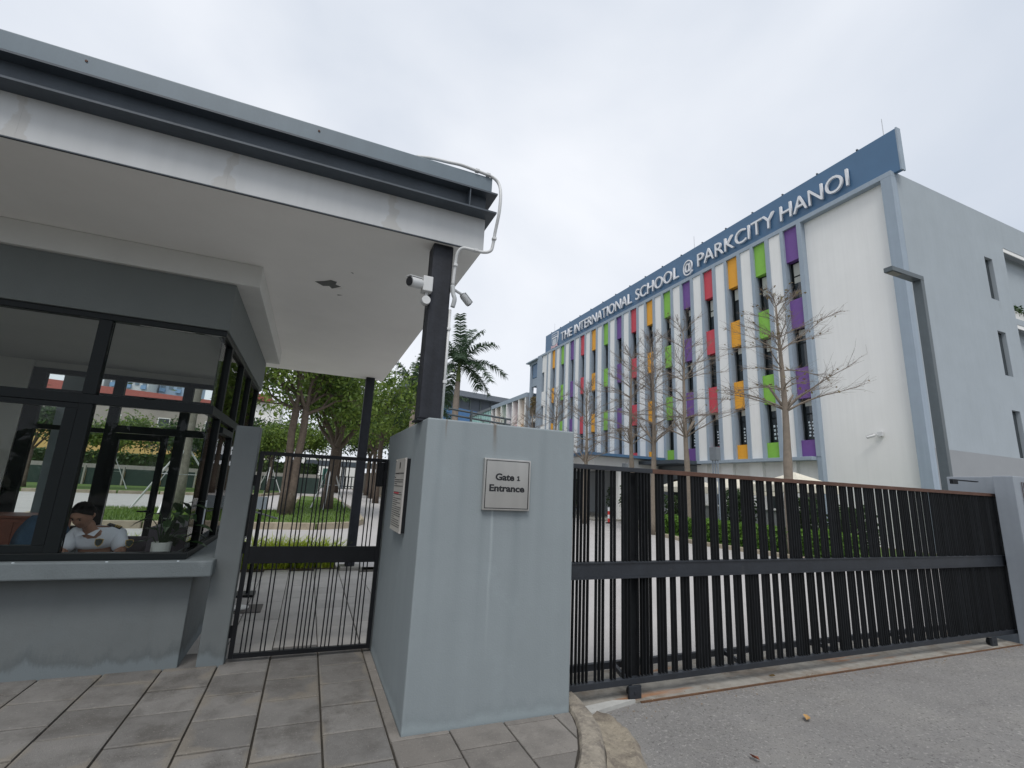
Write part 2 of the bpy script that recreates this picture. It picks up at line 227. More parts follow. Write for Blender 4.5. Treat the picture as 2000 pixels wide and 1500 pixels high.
# ------------------------------------------------------------------ object helpers
ORG = {}
def tag(o, label=None, cat=None, group=None, kind=None):
    if label: o['label'] = label
    if cat: o['category'] = cat
    if group: o['group'] = group
    if kind: o['kind'] = kind
    return o
def thing(name, label, cat, loc=(0, 0, 0), group=None):
    o = bpy.data.objects.new(name, None); COL.objects.link(o); o.location = loc; o.empty_display_size = 0.1
    ORG[o.name] = Vector(loc); return tag(o, label, cat, group)
def link(name, me, parent=None, org=None, loc=None):
    """link mesh; 'org' = world origin its vertices are relative to"""
    o = bpy.data.objects.new(name, me); COL.objects.link(o)
    org = Vector(org) if org is not None else Vector((0, 0, 0))
    if parent is not None:
        o.parent = parent; o.location = org - ORG[parent.name]
    else: o.location = org
    ORG[o.name] = org
    return o
class MB:
    def __init__(s): s.v = []; s.f = []; s.mi = []; s.cur = 0; s.tone = []
    def add(s, vs, fs):
        n = len(s.v); s.v += [tuple(v) for v in vs]; s.f += [tuple(i+n for i in f) for f in fs]; s.mi += [s.cur]*len(fs); return s
    def box(s, x0, x1, y0, y1, z0, z1):
        return s.add([(x0,y0,z0),(x1,y0,z0),(x1,y1,z0),(x0,y1,z0),(x0,y0,z1),(x1,y0,z1),(x1,y1,z1),(x0,y1,z1)],
                     [(3,2,1,0),(4,5,6,7),(0,1,5,4),(1,2,6,5),(2,3,7,6),(3,0,4,7)])
    def obox(s, c, ax, h):
        c = Vector(c); a = [Vector(q).normalized()*k for q, k in zip(ax, h)]
        vs = [c+sx*a[0]+sy*a[1]+sz*a[2] for sz in (-1,1) for sx, sy in ((-1,-1),(1,-1),(1,1),(-1,1))]
        return s.add(vs, [(3,2,1,0),(4,5,6,7),(0,1,5,4),(1,2,6,5),(2,3,7,6),(3,0,4,7)])
    def prism(s, poly, z0, z1):
        n = len(poly); vs = [(x,y,z0) for x,y in poly]+[(x,y,z1) for x,y in poly]
        return s.add(vs, [tuple(range(n-1,-1,-1)), tuple(range(n,2*n))]+[(i,(i+1)%n,n+(i+1)%n,n+i) for i in range(n)])
    def extr(s, poly, d):      # poly = 3D points, extruded by vector d
        n = len(poly); d = Vector(d); vs = [Vector(p) for p in poly]; vs += [p+d for p in vs]
        return s.add(vs, [tuple(range(n-1,-1,-1)), tuple(range(n,2*n))]+[(i,(i+1)%n,n+(i+1)%n,n+i) for i in range(n)])
    def tube(s, pts, rad, n=8, cap=True):
        pts = [Vector(p) for p in pts]; k = len(pts)
        if not hasattr(rad, '__len__'): rad = [rad]*k
        vs = []; ref = None
        for i, p in enumerate(pts):
            d = (pts[min(i+1,k-1)]-pts[max(i-1,0)])
            if d.length < 1e-9: d = Vector((0,0,1))
            d.normalize()
            if ref is None:
                ref = Vector((1,0,0)) if abs(d.x) < 0.9 else Vector((0,1,0))
            a = (ref - d*ref.dot(d)); 
            if a.length < 1e-6: a = Vector((0,1,0)) - d*d.y
            a.normalize(); ref = a; b = d.cross(a)
            for j in range(n):
                t = 2*pi*j/n; vs.append(p+(a*cos(t)+b*sin(t))*rad[i])
        fs = []
        for i in range(k-1):
            for j in range(n):
                fs.append((i*n+j, i*n+(j+1)%n, (i+1)*n+(j+1)%n, (i+1)*n+j))
        if cap: fs += [tuple(range(n-1,-1,-1)), tuple(range((k-1)*n, k*n))]
        return s.add(vs, fs)
    def lathe(s, c, prof, n=16):
        vs = []; k = len(prof)
        for r, z in prof:
            for j in range(n): vs.append((c[0]+r*cos(2*pi*j/n), c[1]+r*sin(2*pi*j/n), c[2]+z))
        fs = [(i*n+j, i*n+(j+1)%n, (i+1)*n+(j+1)%n, (i+1)*n+j) for i in range(k-1) for j in range(n)]
        fs += [tuple(range(n-1,-1,-1)), tuple(range((k-1)*n, k*n))]
        return s.add(vs, fs)
    def mesh(s, name, mats, org=(0,0,0), smooth=False):
        me = bpy.data.meshes.new(name); o = Vector(org)
        me.from_pydata([(v[0]-o.x, v[1]-o.y, v[2]-o.z) for v in s.v], [], s.f)
        for m in (mats if isinstance(mats, (list, tuple)) else [mats]): me.materials.append(m)
        if any(s.mi): me.polygons.foreach_set('material_index', s.mi)
        if smooth: me.polygons.foreach_set('use_smooth', [True]*len(me.polygons))
        if s.tone:
            a = me.attributes.new('tone', 'FLOAT', 'FACE'); a.data.foreach_set('value', s.tone)
        me.update(); return me
    def build(s, name, mats, parent=None, org=None, bevel=0.0, smooth=False, seg=2):
        if org is None: org = ORG[parent.name] if parent is not None else (0,0,0)
        o = link(name, s.mesh(name, mats, org, smooth), parent, org)
        if bevel:
            b = o.modifiers.new('bevel', 'BEVEL'); b.width = bevel; b.segments = seg; b.limit_method = 'ANGLE'; b.angle_limit = radians(50)
        return o
def B(*a): return MB().box(*a)
def inst(name, me, loc, parent, rot=None):
    o = bpy.data.objects.new(name, me); COL.objects.link(o); o.parent = parent
    o.location = Vector(loc) - ORG[parent.name]; ORG[o.name] = Vector(loc)
    if rot: o.rotation_euler = rot
    return o
def struct(mb, name, m, label=None, **k):
    o = mb.build(name, m, None, (0,0,0), **k); o['kind'] = 'structure'
    if label: o['label'] = label
    return o
def copy_tree(root, dloc=(0,0,0), rz=0, sc=1.0, label=None):
    def rec(o, par):
        c = o.copy(); COL.objects.link(c); c.parent = par; ORG[c.name] = ORG.get(o.name, Vector((0,0,0)))
        for ch in [x for x in bpy.data.objects if x.parent == o]: rec(ch, c)
        return c
    c = rec(root, None); c.location = root.location + Vector(dloc); c.rotation_euler.z = rz; c.scale = (sc, sc, sc)
    if label: c['label'] = label
    return c
_fc = {}
def text_curve(txt, size, ext, off):
    cu = bpy.data.curves.new('txt', 'FONT'); cu.body = txt; cu.size = size; cu.extrude = ext; cu.offset = off; cu.resolution_u = 4
    o = bpy.data.objects.new('txt', cu); COL.objects.link(o); bpy.context.view_layer.update()
    me = bpy.data.meshes.new_from_object(o.evaluated_get(bpy.context.evaluated_depsgraph_get()))
    COL.objects.unlink(o); bpy.data.objects.remove(o); return me
def ext_x(me):
    xs = [v.co.x for v in me.vertices]; return (min(xs), max(xs)) if xs else (0, 0)
def letters(txt, width, height, ext, weight, frame, parent, m, name='letter'):
    """each character one mesh, the word fitted to width/height; frame = (origin, right, up)"""
    size = 1.0
    full = text_curve(txt, size, 0, 0); x0, x1 = ext_x(full)
    H = text_curve('H', size, 0, 0); ch = max(v.co.y for v in H.vertices)
    sx, sy = width/(x1-x0), height/ch
    bar = text_curve('I', size, 0, 0); bw = ext_x(bar)
    o, r, u = [Vector(q) for q in frame]; n = r.cross(u)
    for i, c in enumerate(txt):
        if c == ' ': continue
        pre = ext_x(text_curve(txt[:i]+c, size, 0, 0)); own = text_curve(c, size, 0.5, weight); ox = ext_x(text_curve(c, size, 0, 0))
        dx = pre[1]-ox[1]-x0
        base = o + r*((dx)*sx)
        me = own; me.name = name
        for v in me.vertices:
            p = r*(v.co.x*sx) + u*(v.co.y*sy) + n*(v.co.z*2*ext*0.5 + ext*0.5)
            v.co = p
        me.materials.clear(); me.materials.append(m)
        inst(name, me, base, parent)

# ================================================================== GROUND
struct(MB().add([(-900,-300,-.32),(900,-300,-.32),(900,1500,-.32),(-900,1500,-.32)], [(0,1,2,3)]), 'ground', FARG)
# outer driveway (asphalt), rises towards the gate
g = MB(); ys = [-30, 0, 2.0, 3.0, 3.66]; zs = [-.20, -.17, -.145, -.13, -.118]
for i in range(4):
    g.add([(-40,ys[i],zs[i]),(60,ys[i],zs[i]),(60,ys[i+1],zs[i+1]),(-40,ys[i+1],zs[i+1])], [(0,1,2,3)])
struct(g, 'driveway', ASPH)
# concrete sill under the sliding gate with the steel track
STRIP = mat('strip_concrete', (0.27, 0.255, 0.225), 0.9, 0.2, 9, 0.4, 80, dirt=((0.15,0.12,0.09), 0.47, 2.2, 0.8))
struct(B(2.0, 8.93, 3.66, 4.35, -.30, -.105), 'concrete_strip', STRIP, bevel=.006)
speckle(STRIP, (1.2,7,5), (0.30,0.13,0.045), (0.12,0.11,0.10), .7)
tr = thing('gate_track', 'rusty steel angle track set in the ground along the front of the sliding gate', 'track', (5.6, 3.7, -.12))
B(2.80, 8.93, 3.642, 3.6585, -.16, -.106).build('rail', RUST2, tr)
# inner road
g = MB(); ys = [4.35, 7.0, 10.0, 90.0]; zs = [-.112, -.10, -.04, -.03]
for i in range(3):
    g.add([(-60 if i == 2 else 1.98,ys[i],zs[i]),(60,ys[i],zs[i]),(60,ys[i+1],zs[i+1]),(-60 if i == 2 else 1.98,ys[i+1],zs[i+1])], [(0,1,2,3)])
struct(g, 'road', ROAD)
# ---- footpath with pavers
CURBL = [(2.06,3.80),(2.035,3.60),(1.99,3.39),(1.93,3.21),(1.80,2.97),(1.64,2.75),(1.36,2.45),(0.95,2.15),(0.2,1.85),(-1.5,1.7),(-6,1.65)]
CURBR = [(2.20,3.80),(2.20,3.62),(2.17,3.44),(2.12,3.22),(2.02,3.02),(1.84,2.72),(1.55,2.33),(1.10,1.98),(0.3,1.66),(-1.45,1.5),(-6,1.45)]
base = [(p[0]+.03, p[1]-.02) for p in CURBL] + [(-6,9.6),(2.0,9.6),(2.0,3.8)]
pv = struct(MB().prism(base, -.30, -.018), 'pavement', JOINT)
def clip(poly):
    for i in range(1, len(CURBL)-1):
        a, b = CURBL[i], CURBL[i+1]; nx, ny = (b[1]-a[1]), -(b[0]-a[0])   # inside: left/up of the curve
        out = []; ins = lambda p: (p[0]-a[0])*nx+(p[1]-a[1])*ny <= -0.006*math.hypot(nx, ny) if False else ((p[0]-a[0])*nx+(p[1]-a[1])*ny) >= 0.012*math.hypot(nx, ny)
        for k in range(len(poly)):
            p, q = poly[k-1], poly[k]; ip, iq = ins(p), ins(q)
            if ip != iq:
                dp = (p[0]-a[0])*nx+(p[1]-a[1])*ny; dq = (q[0]-a[0])*nx+(q[1]-a[1])*ny; th = 0.012*math.hypot(nx, ny)
                t = (th-dp)/(dq-dp); out.append((p[0]+t*(q[0]-p[0]), p[1]+t*(q[1]-p[1])))
            if iq: out.append(q)
        poly = out
        if len(poly) < 3: return []
    return poly
def paver_mesh(w, h):
    c = .012; t = .004
    vs = [(-w,-h,-.05),(w,-h,-.05),(w,h,-.05),(-w,h,-.05),(-w,-h,-t),(w,-h,-t),(w,h,-t),(-w,h,-t),(-w+c,-h+c,0),(w-c,-h+c,0),(w-c,h-c,0),(-w+c,h-c,0)]
    fs = [(0,1,5,4),(1,2,6,5),(2,3,7,6),(3,0,4,7),(4,5,9,8),(5,6,10,9),(6,7,11,10),(7,4,8,11),(8,9,10,11)]
    return MB().add(vs, fs)
PM = paver_mesh(.1920, .1970).mesh('paver', PAVEI); PM2 = paver_mesh(.1945, .2025).mesh('paver_light', PAVE2)
XL = [-3.304+.398*i for i in range(11)]           # column left edges, last = .676
XL2 = [.678, 1.068, 1.458, 1.848]
rr = random.Random(3); rr2 = random.Random(5)
for ci, x0 in enumerate(XL[:-1]):
    st = 3.195 if ci % 2 else 2.99
    if ci == 9: st = 3.20
    k = -5
    while True:
        y0 = st + .405*k; k += 1
        if y0 > 9.3: break
        inner = y0 > 5.02
        if inner and x0 < -.95: continue
        poly = [(x0+.003, y0+.003), (x0+.393, y0+.003), (x0+.393, y0+.401), (x0+.003, y0+.401)]
        cp = clip(poly)
        if len(cp) < 3: continue
        if abs(sum(p[0] for p in cp)-sum(p[0] for p in poly)) < 1e-6 and len(cp) == 4:
            o = inst('paver', PM2 if inner else PM, (x0+.198, y0+.202, rr.uniform(-.0035, .0015)), pv)
            o.rotation_euler = (rr.uniform(-.004,.004), rr.uniform(-.004,.004), rr.uniform(-.004,.004))
        else: MB().prism(cp, -.05, -.001).build('paver', PAVE, pv, bevel=.004, seg=1)
# narrow strip along the pillar and the slabs in front of it
for k in range(5):
    y0 = 3.40+.405*k
    B(.680, .748, y0+.004, y0+.40, -.05, -.002).build('paver', PAVE, pv, bevel=.004, seg=1)
for ci, x0 in enumerate(XL2):
    js = [3.437, 3.385, 2.98, 2.575, 2.17] if ci % 2 else ([3.437, 3.395, 3.17, 2.765, 2.36, 1.96] if ci == 0 else [3.437, 3.375, 2.95, 2.545])
    if ci == 0: js = [3.437, 3.39, 3.09, 2.69, 2.28]
    if ci == 1: js = [3.437, 3.17, 2.765, 2.36]
    for a, b in zip(js, js[1:]):
        cp = clip([(x0+.005, b+.005), (x0+.385, b+.005), (x0+.385, a-.005), (x0+.005, a-.005)])
        if len(cp) >= 3: MB().prism(cp, -.05, rr.uniform(-.003, .001)).build('paver', PAVE, pv, bevel=.004, seg=1)
for ix in range(4):
    for iy in range(10):
        x0 = .678+.35*ix; y0 = 5.32+.415*iy + (.2 if ix % 2 else 0)
        if y0+.4 > 9.6: continue
        B(x0+.003, x0+.347, y0+.003, y0+.41, -.05, rr.uniform(-.003, 0)).build('paver', PAVE2, pv, bevel=.003, seg=1)
# fallen grit and dirt in the joints is the joint sheet itself
# ---- kerb stones (curved) and eroded gutter
kb = struct(MB().prism([(2.1,3.75),(2.05,3.5),(2.12,3.5),(2.17,3.75)], -.3, -.14), 'kerb', CURB)
def curb_piece(i0, i1, n=4):
    mb = MB(); L = []; Rr = []
    for i in range(i0, i1):
        for s in range(n):
            t = s/n; L.append([CURBL[i][a]*(1-t)+CURBL[i+1][a]*t for a in (0,1)]); Rr.append([CURBR[i][a]*(1-t)+CURBR[i+1][a]*t for a in (0,1)])
    L.append(list(CURBL[i1])); Rr.append(list(CURBR[i1]))
    rg = random.Random(i0); vs = []; prof = ((0.02,-.25),(0.0,-.02),(.10,.004),(.45,.010),(.80,.004),(.93,-.014),(1.0,-.045),(1.02,-.25)); m = len(prof)
    for l, r in zip(L, Rr):
        for t, z in prof:
            vs.append((l[0]*(1-t)+r[0]*t+rg.uniform(-.003,.003), l[1]*(1-t)+r[1]*t+rg.uniform(-.003,.003), z+rg.uniform(-.004,.003)))
    fs = [(k*m+j, (k+1)*m+j, (k+1)*m+j+1, k*m+j+1) for k in range(len(L)-1) for j in range(m-1)]
    fs += [tuple(range(m)), tuple(range((len(L)-1)*m+m-1, (len(L)-1)*m-1, -1))]
    o = mb.add(vs, fs).build('kerb_stone', CURB, kb, smooth=False); return o
curb_piece(0, 4); curb_piece(4, 6); curb_piece(6, 8)
mb = MB(); GR = [(2.30,3.66),(2.40,3.60),(2.455,3.45),(2.44,3.28),(2.39,3.10),(2.26,2.86),(2.05,2.55),(1.7,2.15)]
GL = [(2.20,3.60),(2.17,3.44),(2.14,3.3),(2.12,3.2),(2.02,3.0),(1.84,2.72),(1.55,2.33),(1.2,2.0)]
vs = []; rg = random.Random(9); nt_ = 9
LL = []
for i in range(len(GL)-1):
    for s in range(5): t = s/5; LL.append(([GL[i][a]*(1-t)+GL[i+1][a]*t for a in (0,1)], [GR[i][a]*(1-t)+GR[i+1][a]*t for a in (0,1)]))
for l, r in LL:
    e = rg.uniform(-.02, .02)
    for j in range(nt_):
        t = j/(nt_-1); z = -.075-.035*sin(pi*min(1, t*1.1))*(1-t*.3) + rg.uniform(-.006,.006)
        if j == nt_-1: z = -.155; t = t*1.0
        if j == nt_-2: z = -.112
        vs.append((l[0]*(1-t)+(r[0]+e)*t, l[1]*(1-t)+(r[1]+e)*t, z))
mb.add(vs, [(k*nt_+j, (k+1)*nt_+j, (k+1)*nt_+j+1, k*nt_+j+1) for k in range(len(LL)-1) for j in range(nt_-1)])
struct(mb, 'gutter', GUTT, smooth=True)
struct(MB().extr([(2.19,3.66,-.13),(2.55,3.70,-.13),(2.75,3.66,-.13),(2.45,3.60,-.13),(2.25,3.55,-.13)], (0,0,.042)), 'cement_patch', mat('cement_pale', (0.42,0.42,0.40), .9, .15, 9, .3, 60))
# ---- traffic islands with kerb stones, turf, far kerbs
KS = mat('island_kerb', (0.33, 0.285, 0.215), 0.95, 0.2, 3, 0.4, 20, rnd=0.1, dirt=((0.17,0.14,0.10), .5, 1.2, .7))
def island(name, poly, h=.16, kerb_w=.16, step=.95):
    isl = struct(MB().prism(poly, -.1, h-.02), name, GRASSG)
    for i in range(len(poly)):
        a = Vector((*poly[i], 0)); b = Vector((*poly[(i+1) % len(poly)], 0)); L = (b-a).length; n = max(1, int(L/step))
        if a.y > 50 and b.y > 50: continue
        for k in range(n):
            p = a.lerp(b, (k+.02)/n); q = a.lerp(b, (k+.98)/n); d = (q-p).normalized(); m_ = (p+q)/2
            MB().obox((m_.x, m_.y, (h-.1)/2+.01), ((d.x,d.y,0),(-d.y,d.x,0),(0,0,1)), ((q-p).length/2, kerb_w/2, (h+.1)/2)).build('kerb_stone', KS, isl, bevel=.02, seg=1)
    return isl
island('traffic_island', [(-7.5,17.6),(-5.2,17.0),(-1.3,17.1),(.4,17.1),(1.5,17.8),(2.05,19.4),(2.2,23.5),(2.1,40),(-.4,42),(-.6,30),(-1.0,23.3),(-5.5,22.8),(-8,21)])
island('verge', [(-40,36),(-16,38.5),(-5,41.5),(-3.4,42.5),(-1.2,52.5),(-1.2,60),(-40,60)], step=2.0)
island('verge', [(7.1,48),(13,44),(30,44),(30,80),(6.5,80)], step=2.5)
island('hedge_bed', [(13.05,8.4),(12.95,11.0),(12.6,13.3),(13.6,17.3),(14.6,19.6),(16.5,20.2),(19.7,20.4),(19.7,8.4)], h=.08, step=.9)

# ================================================================== FOLIAGE HELPERS
def leaf(mb, p, rg, size, tone, asp=.42, down=.25):
    d = Vector((rg.uniform(-1,1), rg.uniform(-1,1), rg.uniform(-1,.6)-down)); d.normalize()
    s = d.cross(Vector((rg.uniform(-1,1), rg.uniform(-1,1), rg.uniform(-1,1)))); s.normalize()
    L = size*rg.uniform(.7, 1.3); W = L*asp; p = Vector(p)
    mb.add([p, p+d*L*.5+s*W*.5, p+d*L, p+d*L*.5-s*W*.5], [(0,1,2,3)]); mb.tone.append(tone)
def grow(mb, p, d, L, r, depth, rg, tips, segs=4, droop=.0, n=6, spread=.6, kids=(2,4), up=.15, minr=.004, shrink=.68):
    pts = [p.copy()]; rads = [r]; cur = p.copy(); dd = d.copy()
    for i in range(segs):
        dd = (dd + Vector((rg.uniform(-1,1), rg.uniform(-1,1), rg.uniform(-1,1)))*.14 + Vector((0,0,up-droop))*.2).normalized()
        cur = cur + dd*L/segs; pts.append(cur.copy()); rads.append(max(minr, r*(1-.45*(i+1)/segs)))
    mb.tube(pts, rads, n if depth > 1 else max(3, n-2), cap=False)
    if depth == 0: tips.append((pts[-1], dd)); tips.append((pts[len(pts)//2], dd)); return
    for k in range(rg.randint(*kids)):
        t = rg.uniform(.35, 1.0) if k else 1.0
        i = min(segs, max(1, int(round(t*segs)))); q = pts[i]
        ax = dd.cross(Vector((rg.uniform(-1,1), rg.uniform(-1,1), rg.uniform(-1,1)))).normalized()
        nd = (dd + ax*spread*rg.uniform(.6, 1.3)).normalized()
        grow(mb, q, nd, L*rg.uniform(shrink-.12, shrink+.12), rads[i]*.72, depth-1, rg, tips, max(2, segs-1), droop, n, spread, kids, up, minr, shrink)
def leafy_tree(name, label, x, y, z0, h, trunk_r, fork_h, seed, extra=None, reach=.62, leaves=7000, lm=LEAF, size=.2, cat='tree', lean=(0,0), group=None, limbs=4, clump=.6, low=.0, trunks=1, bark=None):
    rg = random.Random(seed); t = thing(name, label, cat, (x, y, z0), group)
    mb = MB(); tips = []
    for q in range(trunks):
        ox = (q-(trunks-1)/2)*trunk_r*1.5
        pts = [Vector((x+ox+lean[0]*k/4*(1 if trunks == 1 else (q*2-1)*.6+.4)+rg.uniform(-.03,.03), y+lean[1]*k/4+rg.uniform(-.03,.03), z0-.1+(fork_h+.1)*k/4)) for k in range(5)]
        mb.tube(pts, [trunk_r*1.25, trunk_r, trunk_r*.93, trunk_r*.9, trunk_r*.88], 10)
        for k in range(limbs):
            a = 2*pi*k/limbs+rg.uniform(-.4,.4); el = rg.uniform(.5, 1.15)
            d = Vector((cos(a)*cos(el), sin(a)*cos(el), sin(el)))
            grow(mb, pts[-1]+Vector((0,0,rg.uniform(-.3,.05))), d, (h-fork_h)*rg.uniform(.40,.55)*reach, trunk_r*.55, 3, rg, tips, 4, n=6, spread=.65, up=.25)
    mb.build('trunk', bark or BARK, t, smooth=True)
    lb = MB(); c = Vector((x+lean[0], y+lean[1], z0+(fork_h+h)/2)); per = max(1, leaves//max(1, len(tips)))
    for p, d in tips:
        if p.z < z0+low: continue
        tb = rg.uniform(.1, .9)
        for k in range(per):
            q = p + Vector((rg.gauss(0,1), rg.gauss(0,1), rg.gauss(0,.8)))*clump*rg.uniform(.3, 1)
            leaf(lb, q, rg, size, min(1, max(0, tb+rg.uniform(-.25,.25))))
    if extra:
        for k in range(extra[0]):
            a = rg.uniform(0, 2*pi); zz = rg.uniform(extra[2], extra[3]); f = (zz-extra[2])/(extra[3]-extra[2]); R = extra[1]*(.55+.45*sin(pi*min(1, f+.25)))*rg.uniform(.35, 1)
            c0 = Vector((x+lean[0]+R*cos(a), y+lean[1]+R*sin(a), z0+zz)); tb = rg.uniform(.05, .95)
            for q_ in range(70): leaf(lb, c0+Vector((rg.gauss(0,.34), rg.gauss(0,.34), rg.gauss(0,.22))), rg, size, min(1, max(0, tb+rg.uniform(-.25,.25))))
    lb.build('crown', lm, t)
    return t
def stakes(x, y, z0, R, h, label, seed=0):
    t = thing('tree_stake', label, 'tree support', (x, y, z0))
    for k in range(3):
        a = seed+2*pi*k/3
        MB().tube([(x+R*cos(a), y+R*sin(a), z0-.05), (x+.12*cos(a), y+.12*sin(a), z0+h)], .034, 6).build('leg', mat('stake_pale',(.66,.67,.68),.45,.05,9), t)
    m = [(x+R*.45*cos(seed+2*pi*k/3), y+R*.45*sin(seed+2*pi*k/3), z0+h*.58) for k in (0,1,2,0)]
    MB().tube(m, .016, 5).build('brace', SILV, t)
def palm(name, label, x, y, z0, h, r, seed, nf=15, L=2.9, group=None):
    rg = random.Random(seed); t = thing(name, label, 'palm tree', (x, y, z0), group)
    MB().tube([(x,y,z0-.1),(x,y,z0+h*.4),(x+.02,y,z0+h*.75),(x+.05,y,z0+h*.86)], [r*1.2, r*1.12, r*.95, r*.75], 12).build('trunk', PTRUNK, t, smooth=True)
    MB().tube([(x+.05,y,z0+h*.86),(x+.05,y,z0+h*.9),(x+.06,y,z0+h)], [r*.8, r*.72, r*.35], 12).build('crownshaft', PSHAFT, t, smooth=True)
    for k in range(nf):
        a = 2*pi*k/nf*2.4+rg.uniform(-.2,.2); el = [1.35, .95, .6, .3, .0][k % 5] + rg.uniform(-.12,.12)
        c = Vector((x+.06, y, z0+h*.97)); d = Vector((cos(a)*cos(el), sin(a)*cos(el), sin(el))); LL = L*rg.uniform(.85,1.1)
        mb = MB(); pts = []; cur = c.copy(); dd = d.copy(); ns = 14
        for i in range(ns+1):
            pts.append(cur.copy()); dd = (dd+Vector((0,0,-.105-(.02 if el < .5 else 0)))).normalized(); cur = cur+dd*LL/ns
        mb.tube(pts, [.035*(1-i/(ns+2)) for i in range(ns+1)], 4, cap=False); mb.tone += [.35]*(len(mb.f)-len(mb.tone))
        for i in range(2, ns+1):
            for s_ in range(7):
                t_ = rg.random(); p = pts[i-1].lerp(pts[i], t_); ax = (pts[i]-pts[i-1]).normalized(); side = ax.cross(Vector((0,0,1))).normalized()
                upv = side.cross(ax)
                for sg in (-1, 1):
                    ll = .62*L/2.9*(1-.45*abs(i/ns-.4))*rg.uniform(.8,1.1)
                    ld = (side*sg*1.0+ax*.55+upv*rg.uniform(-.3,.75)).normalized(); tip = p+ld*ll+Vector((0,0,-ll*.42)); mid = p+ld*ll*.55+Vector((0,0,-ll*.07)); wv = ax*.026
                    mb.add([p-wv, p+wv, mid+wv, mid-wv], [(0,1,2,3)]); mb.add([mid-wv, mid+wv, tip], [(0,1,2)])
                    tn = min(1, max(0, .45+rg.uniform(-.4,.45))); mb.tone += [tn, tn]
        mb.build('frond', LEAFP, t)
    return t

# ================================================================== CANOPY
cx0, cx1, cy0, cy1, cz = -9.0, 1.135, 3.578, 9.72, 3.58
can = thing('entrance_canopy', 'flat canopy with white underside and dark steel edge beam over the guardhouse and side gate', 'canopy', (-2, 6, 0))
SOF = WHITE.copy(); MATS['soffit'] = SOF
B(cx0, cx1, cy0+.026, cy1, cz, cz+.05).build('soffit', SOF, can, bevel=.003)
B(cx0, cx1-.02, cy0+.03, cy1-.02, cz+.052, 4.20).build('roof_body', ROOFE, can)
FAS = mat('fascia_white', (0.53, 0.545, 0.55), 0.6, 0.04, 2.0, streak=0.06, dirt=((0.42,0.40,0.37), .66, 2.2, .4))
def seams():
    t = FAS.node_tree; nn = t.nodes.new; lk = t.links.new; b = t.nodes['Principled BSDF']; src = b.inputs['Base Color'].links[0].from_socket
    g = nn('ShaderNodeNewGeometry'); sp = nn('ShaderNodeSeparateXYZ'); lk(g.outputs['Position'], sp.inputs[0])
    n = nn('ShaderNodeTexNoise'); n.inputs['Scale'].default_value = 11; n.inputs['Detail'].default_value = 5; lk(g.outputs['Position'], n.inputs['Vector'])
    def mm(op, a, b_):
        q = nn('ShaderNodeMath'); q.operation = op
        for i, v in enumerate((a, b_)):
            if hasattr(v, 'links'): lk(v, q.inputs[i])
            else: q.inputs[i].default_value = v
        return q.outputs[0]
    wob = mm('MULTIPLY', mm('SUBTRACT', n.outputs['Fac'], .5), .16)
    # width grows towards the foot of the seam, as the brown filler has run there
    foot = mm('MAXIMUM', mm('SUBTRACT', 1.0, mm('DIVIDE', mm('SUBTRACT', sp.outputs['Z'], 3.58), .11)), 0.0)
    for X in (-1.95, -.805, .345):
        dx = mm('ABSOLUTE', mm('ADD', mm('SUBTRACT', sp.outputs['X'], X), wob), 0)
        wd = mm('ADD', mm('MULTIPLY', foot, .055), .035)
        mr = nn('ShaderNodeMapRange'); lk(mm('SUBTRACT', wd, dx), mr.inputs[0]); mr.inputs[1].default_value = 0; mr.inputs[2].default_value = .012; mr.inputs[3].default_value = 0; mr.inputs[4].default_value = .40
        mi = nn('ShaderNodeMixRGB'); lk(mr.outputs[0], mi.inputs[0]); lk(src, mi.inputs[1]); mi.inputs[2].default_value = (.40,.375,.33,1); src = mi.outputs[0]
    lk(src, b.inputs['Base Color'])
seams()
xs = [cx0, -6.55, -5.4, -4.25, -3.10, -1.95, -.805, .345, cx1]
for a, b_ in zip(xs, xs[1:]): B(a+.0003, b_-.0003, cy0, cy0+.024, cz-.012, 3.90).build('fascia_panel', FAS, can)
B(cx0, cx1, cy0-.006, cy0+.012, cz-.020, cz-.0125).build('drip_edge', STEEL, can)
# I-beam: two flanges and the recessed web, stiffener near the end
B(cx0, 1.19, 3.44, 3.80, 4.045, 4.060).build('beam_flange', STEEL, can)
B(cx0, 1.19, 3.44, 3.80, 3.868, 3.883).build('beam_flange', STEEL, can)
B(cx0, 1.115, 3.530, 3.542, 3.884, 4.044).build('beam_web', STEEL, can)
B(.945, .953, 3.447, 3.529, 3.884, 4.044).build('stiffener', STEEL, can)
# roof edge flashing above the beam
mb = MB().extr([(cx0,3.475,4.061),(cx0,3.475,4.215),(cx0,3.60,4.300),(cx0,3.62,4.300),(cx0,3.62,4.061)], (1.125-cx0+.02,0,0)); mb.build('roof_edge', ROOFE, can, bevel=.004)
for X in (-1.67, -.26): MB().tube([(X,3.470,4.17),(X,3.478,4.17)], .008, 8).build('bolt', RUST, can)
# hole where the ceiling skin has broken
pts = [(-.20,5.02),(-.11,4.96),(-.05,4.90),(.01,4.92),(.0,5.00),(.055,5.03),(-.03,5.13),(-.06,5.07),(-.12,5.10)]
MB().extr([(p[0],p[1],cz-.0025) for p in pts], (0,0,.0015)).build('ceiling_hole', mat('hole_grey', (.13,.135,.13), .9, .2, 20), can)
MB().extr([(-.02,5.14,cz-.003),(.075,5.03,cz-.014),(.06,5.06,cz-.016)], (0,0,.002)).build('torn_flap', WHITE, can)
for q in ([(.12,4.6),(.145,4.61),(.15,4.63)], [(.03,5.28),(.085,5.27),(.04,5.30)]): MB().extr([(p[0],p[1],cz-.003) for p in q], (0,0,.0015)).build('crack', INK, can)
B(.720, .893, 3.640, 3.812, 2.085, 3.579).build('column', COLM, can, bevel=.012)
B(.705, .908, 3.625, 3.827, 2.071, 2.084).build('base_plate', COLM, can)
B(.790, .955, 9.50, 9.665, .06, 3.579).build('column', COLM, can, bevel=.008)
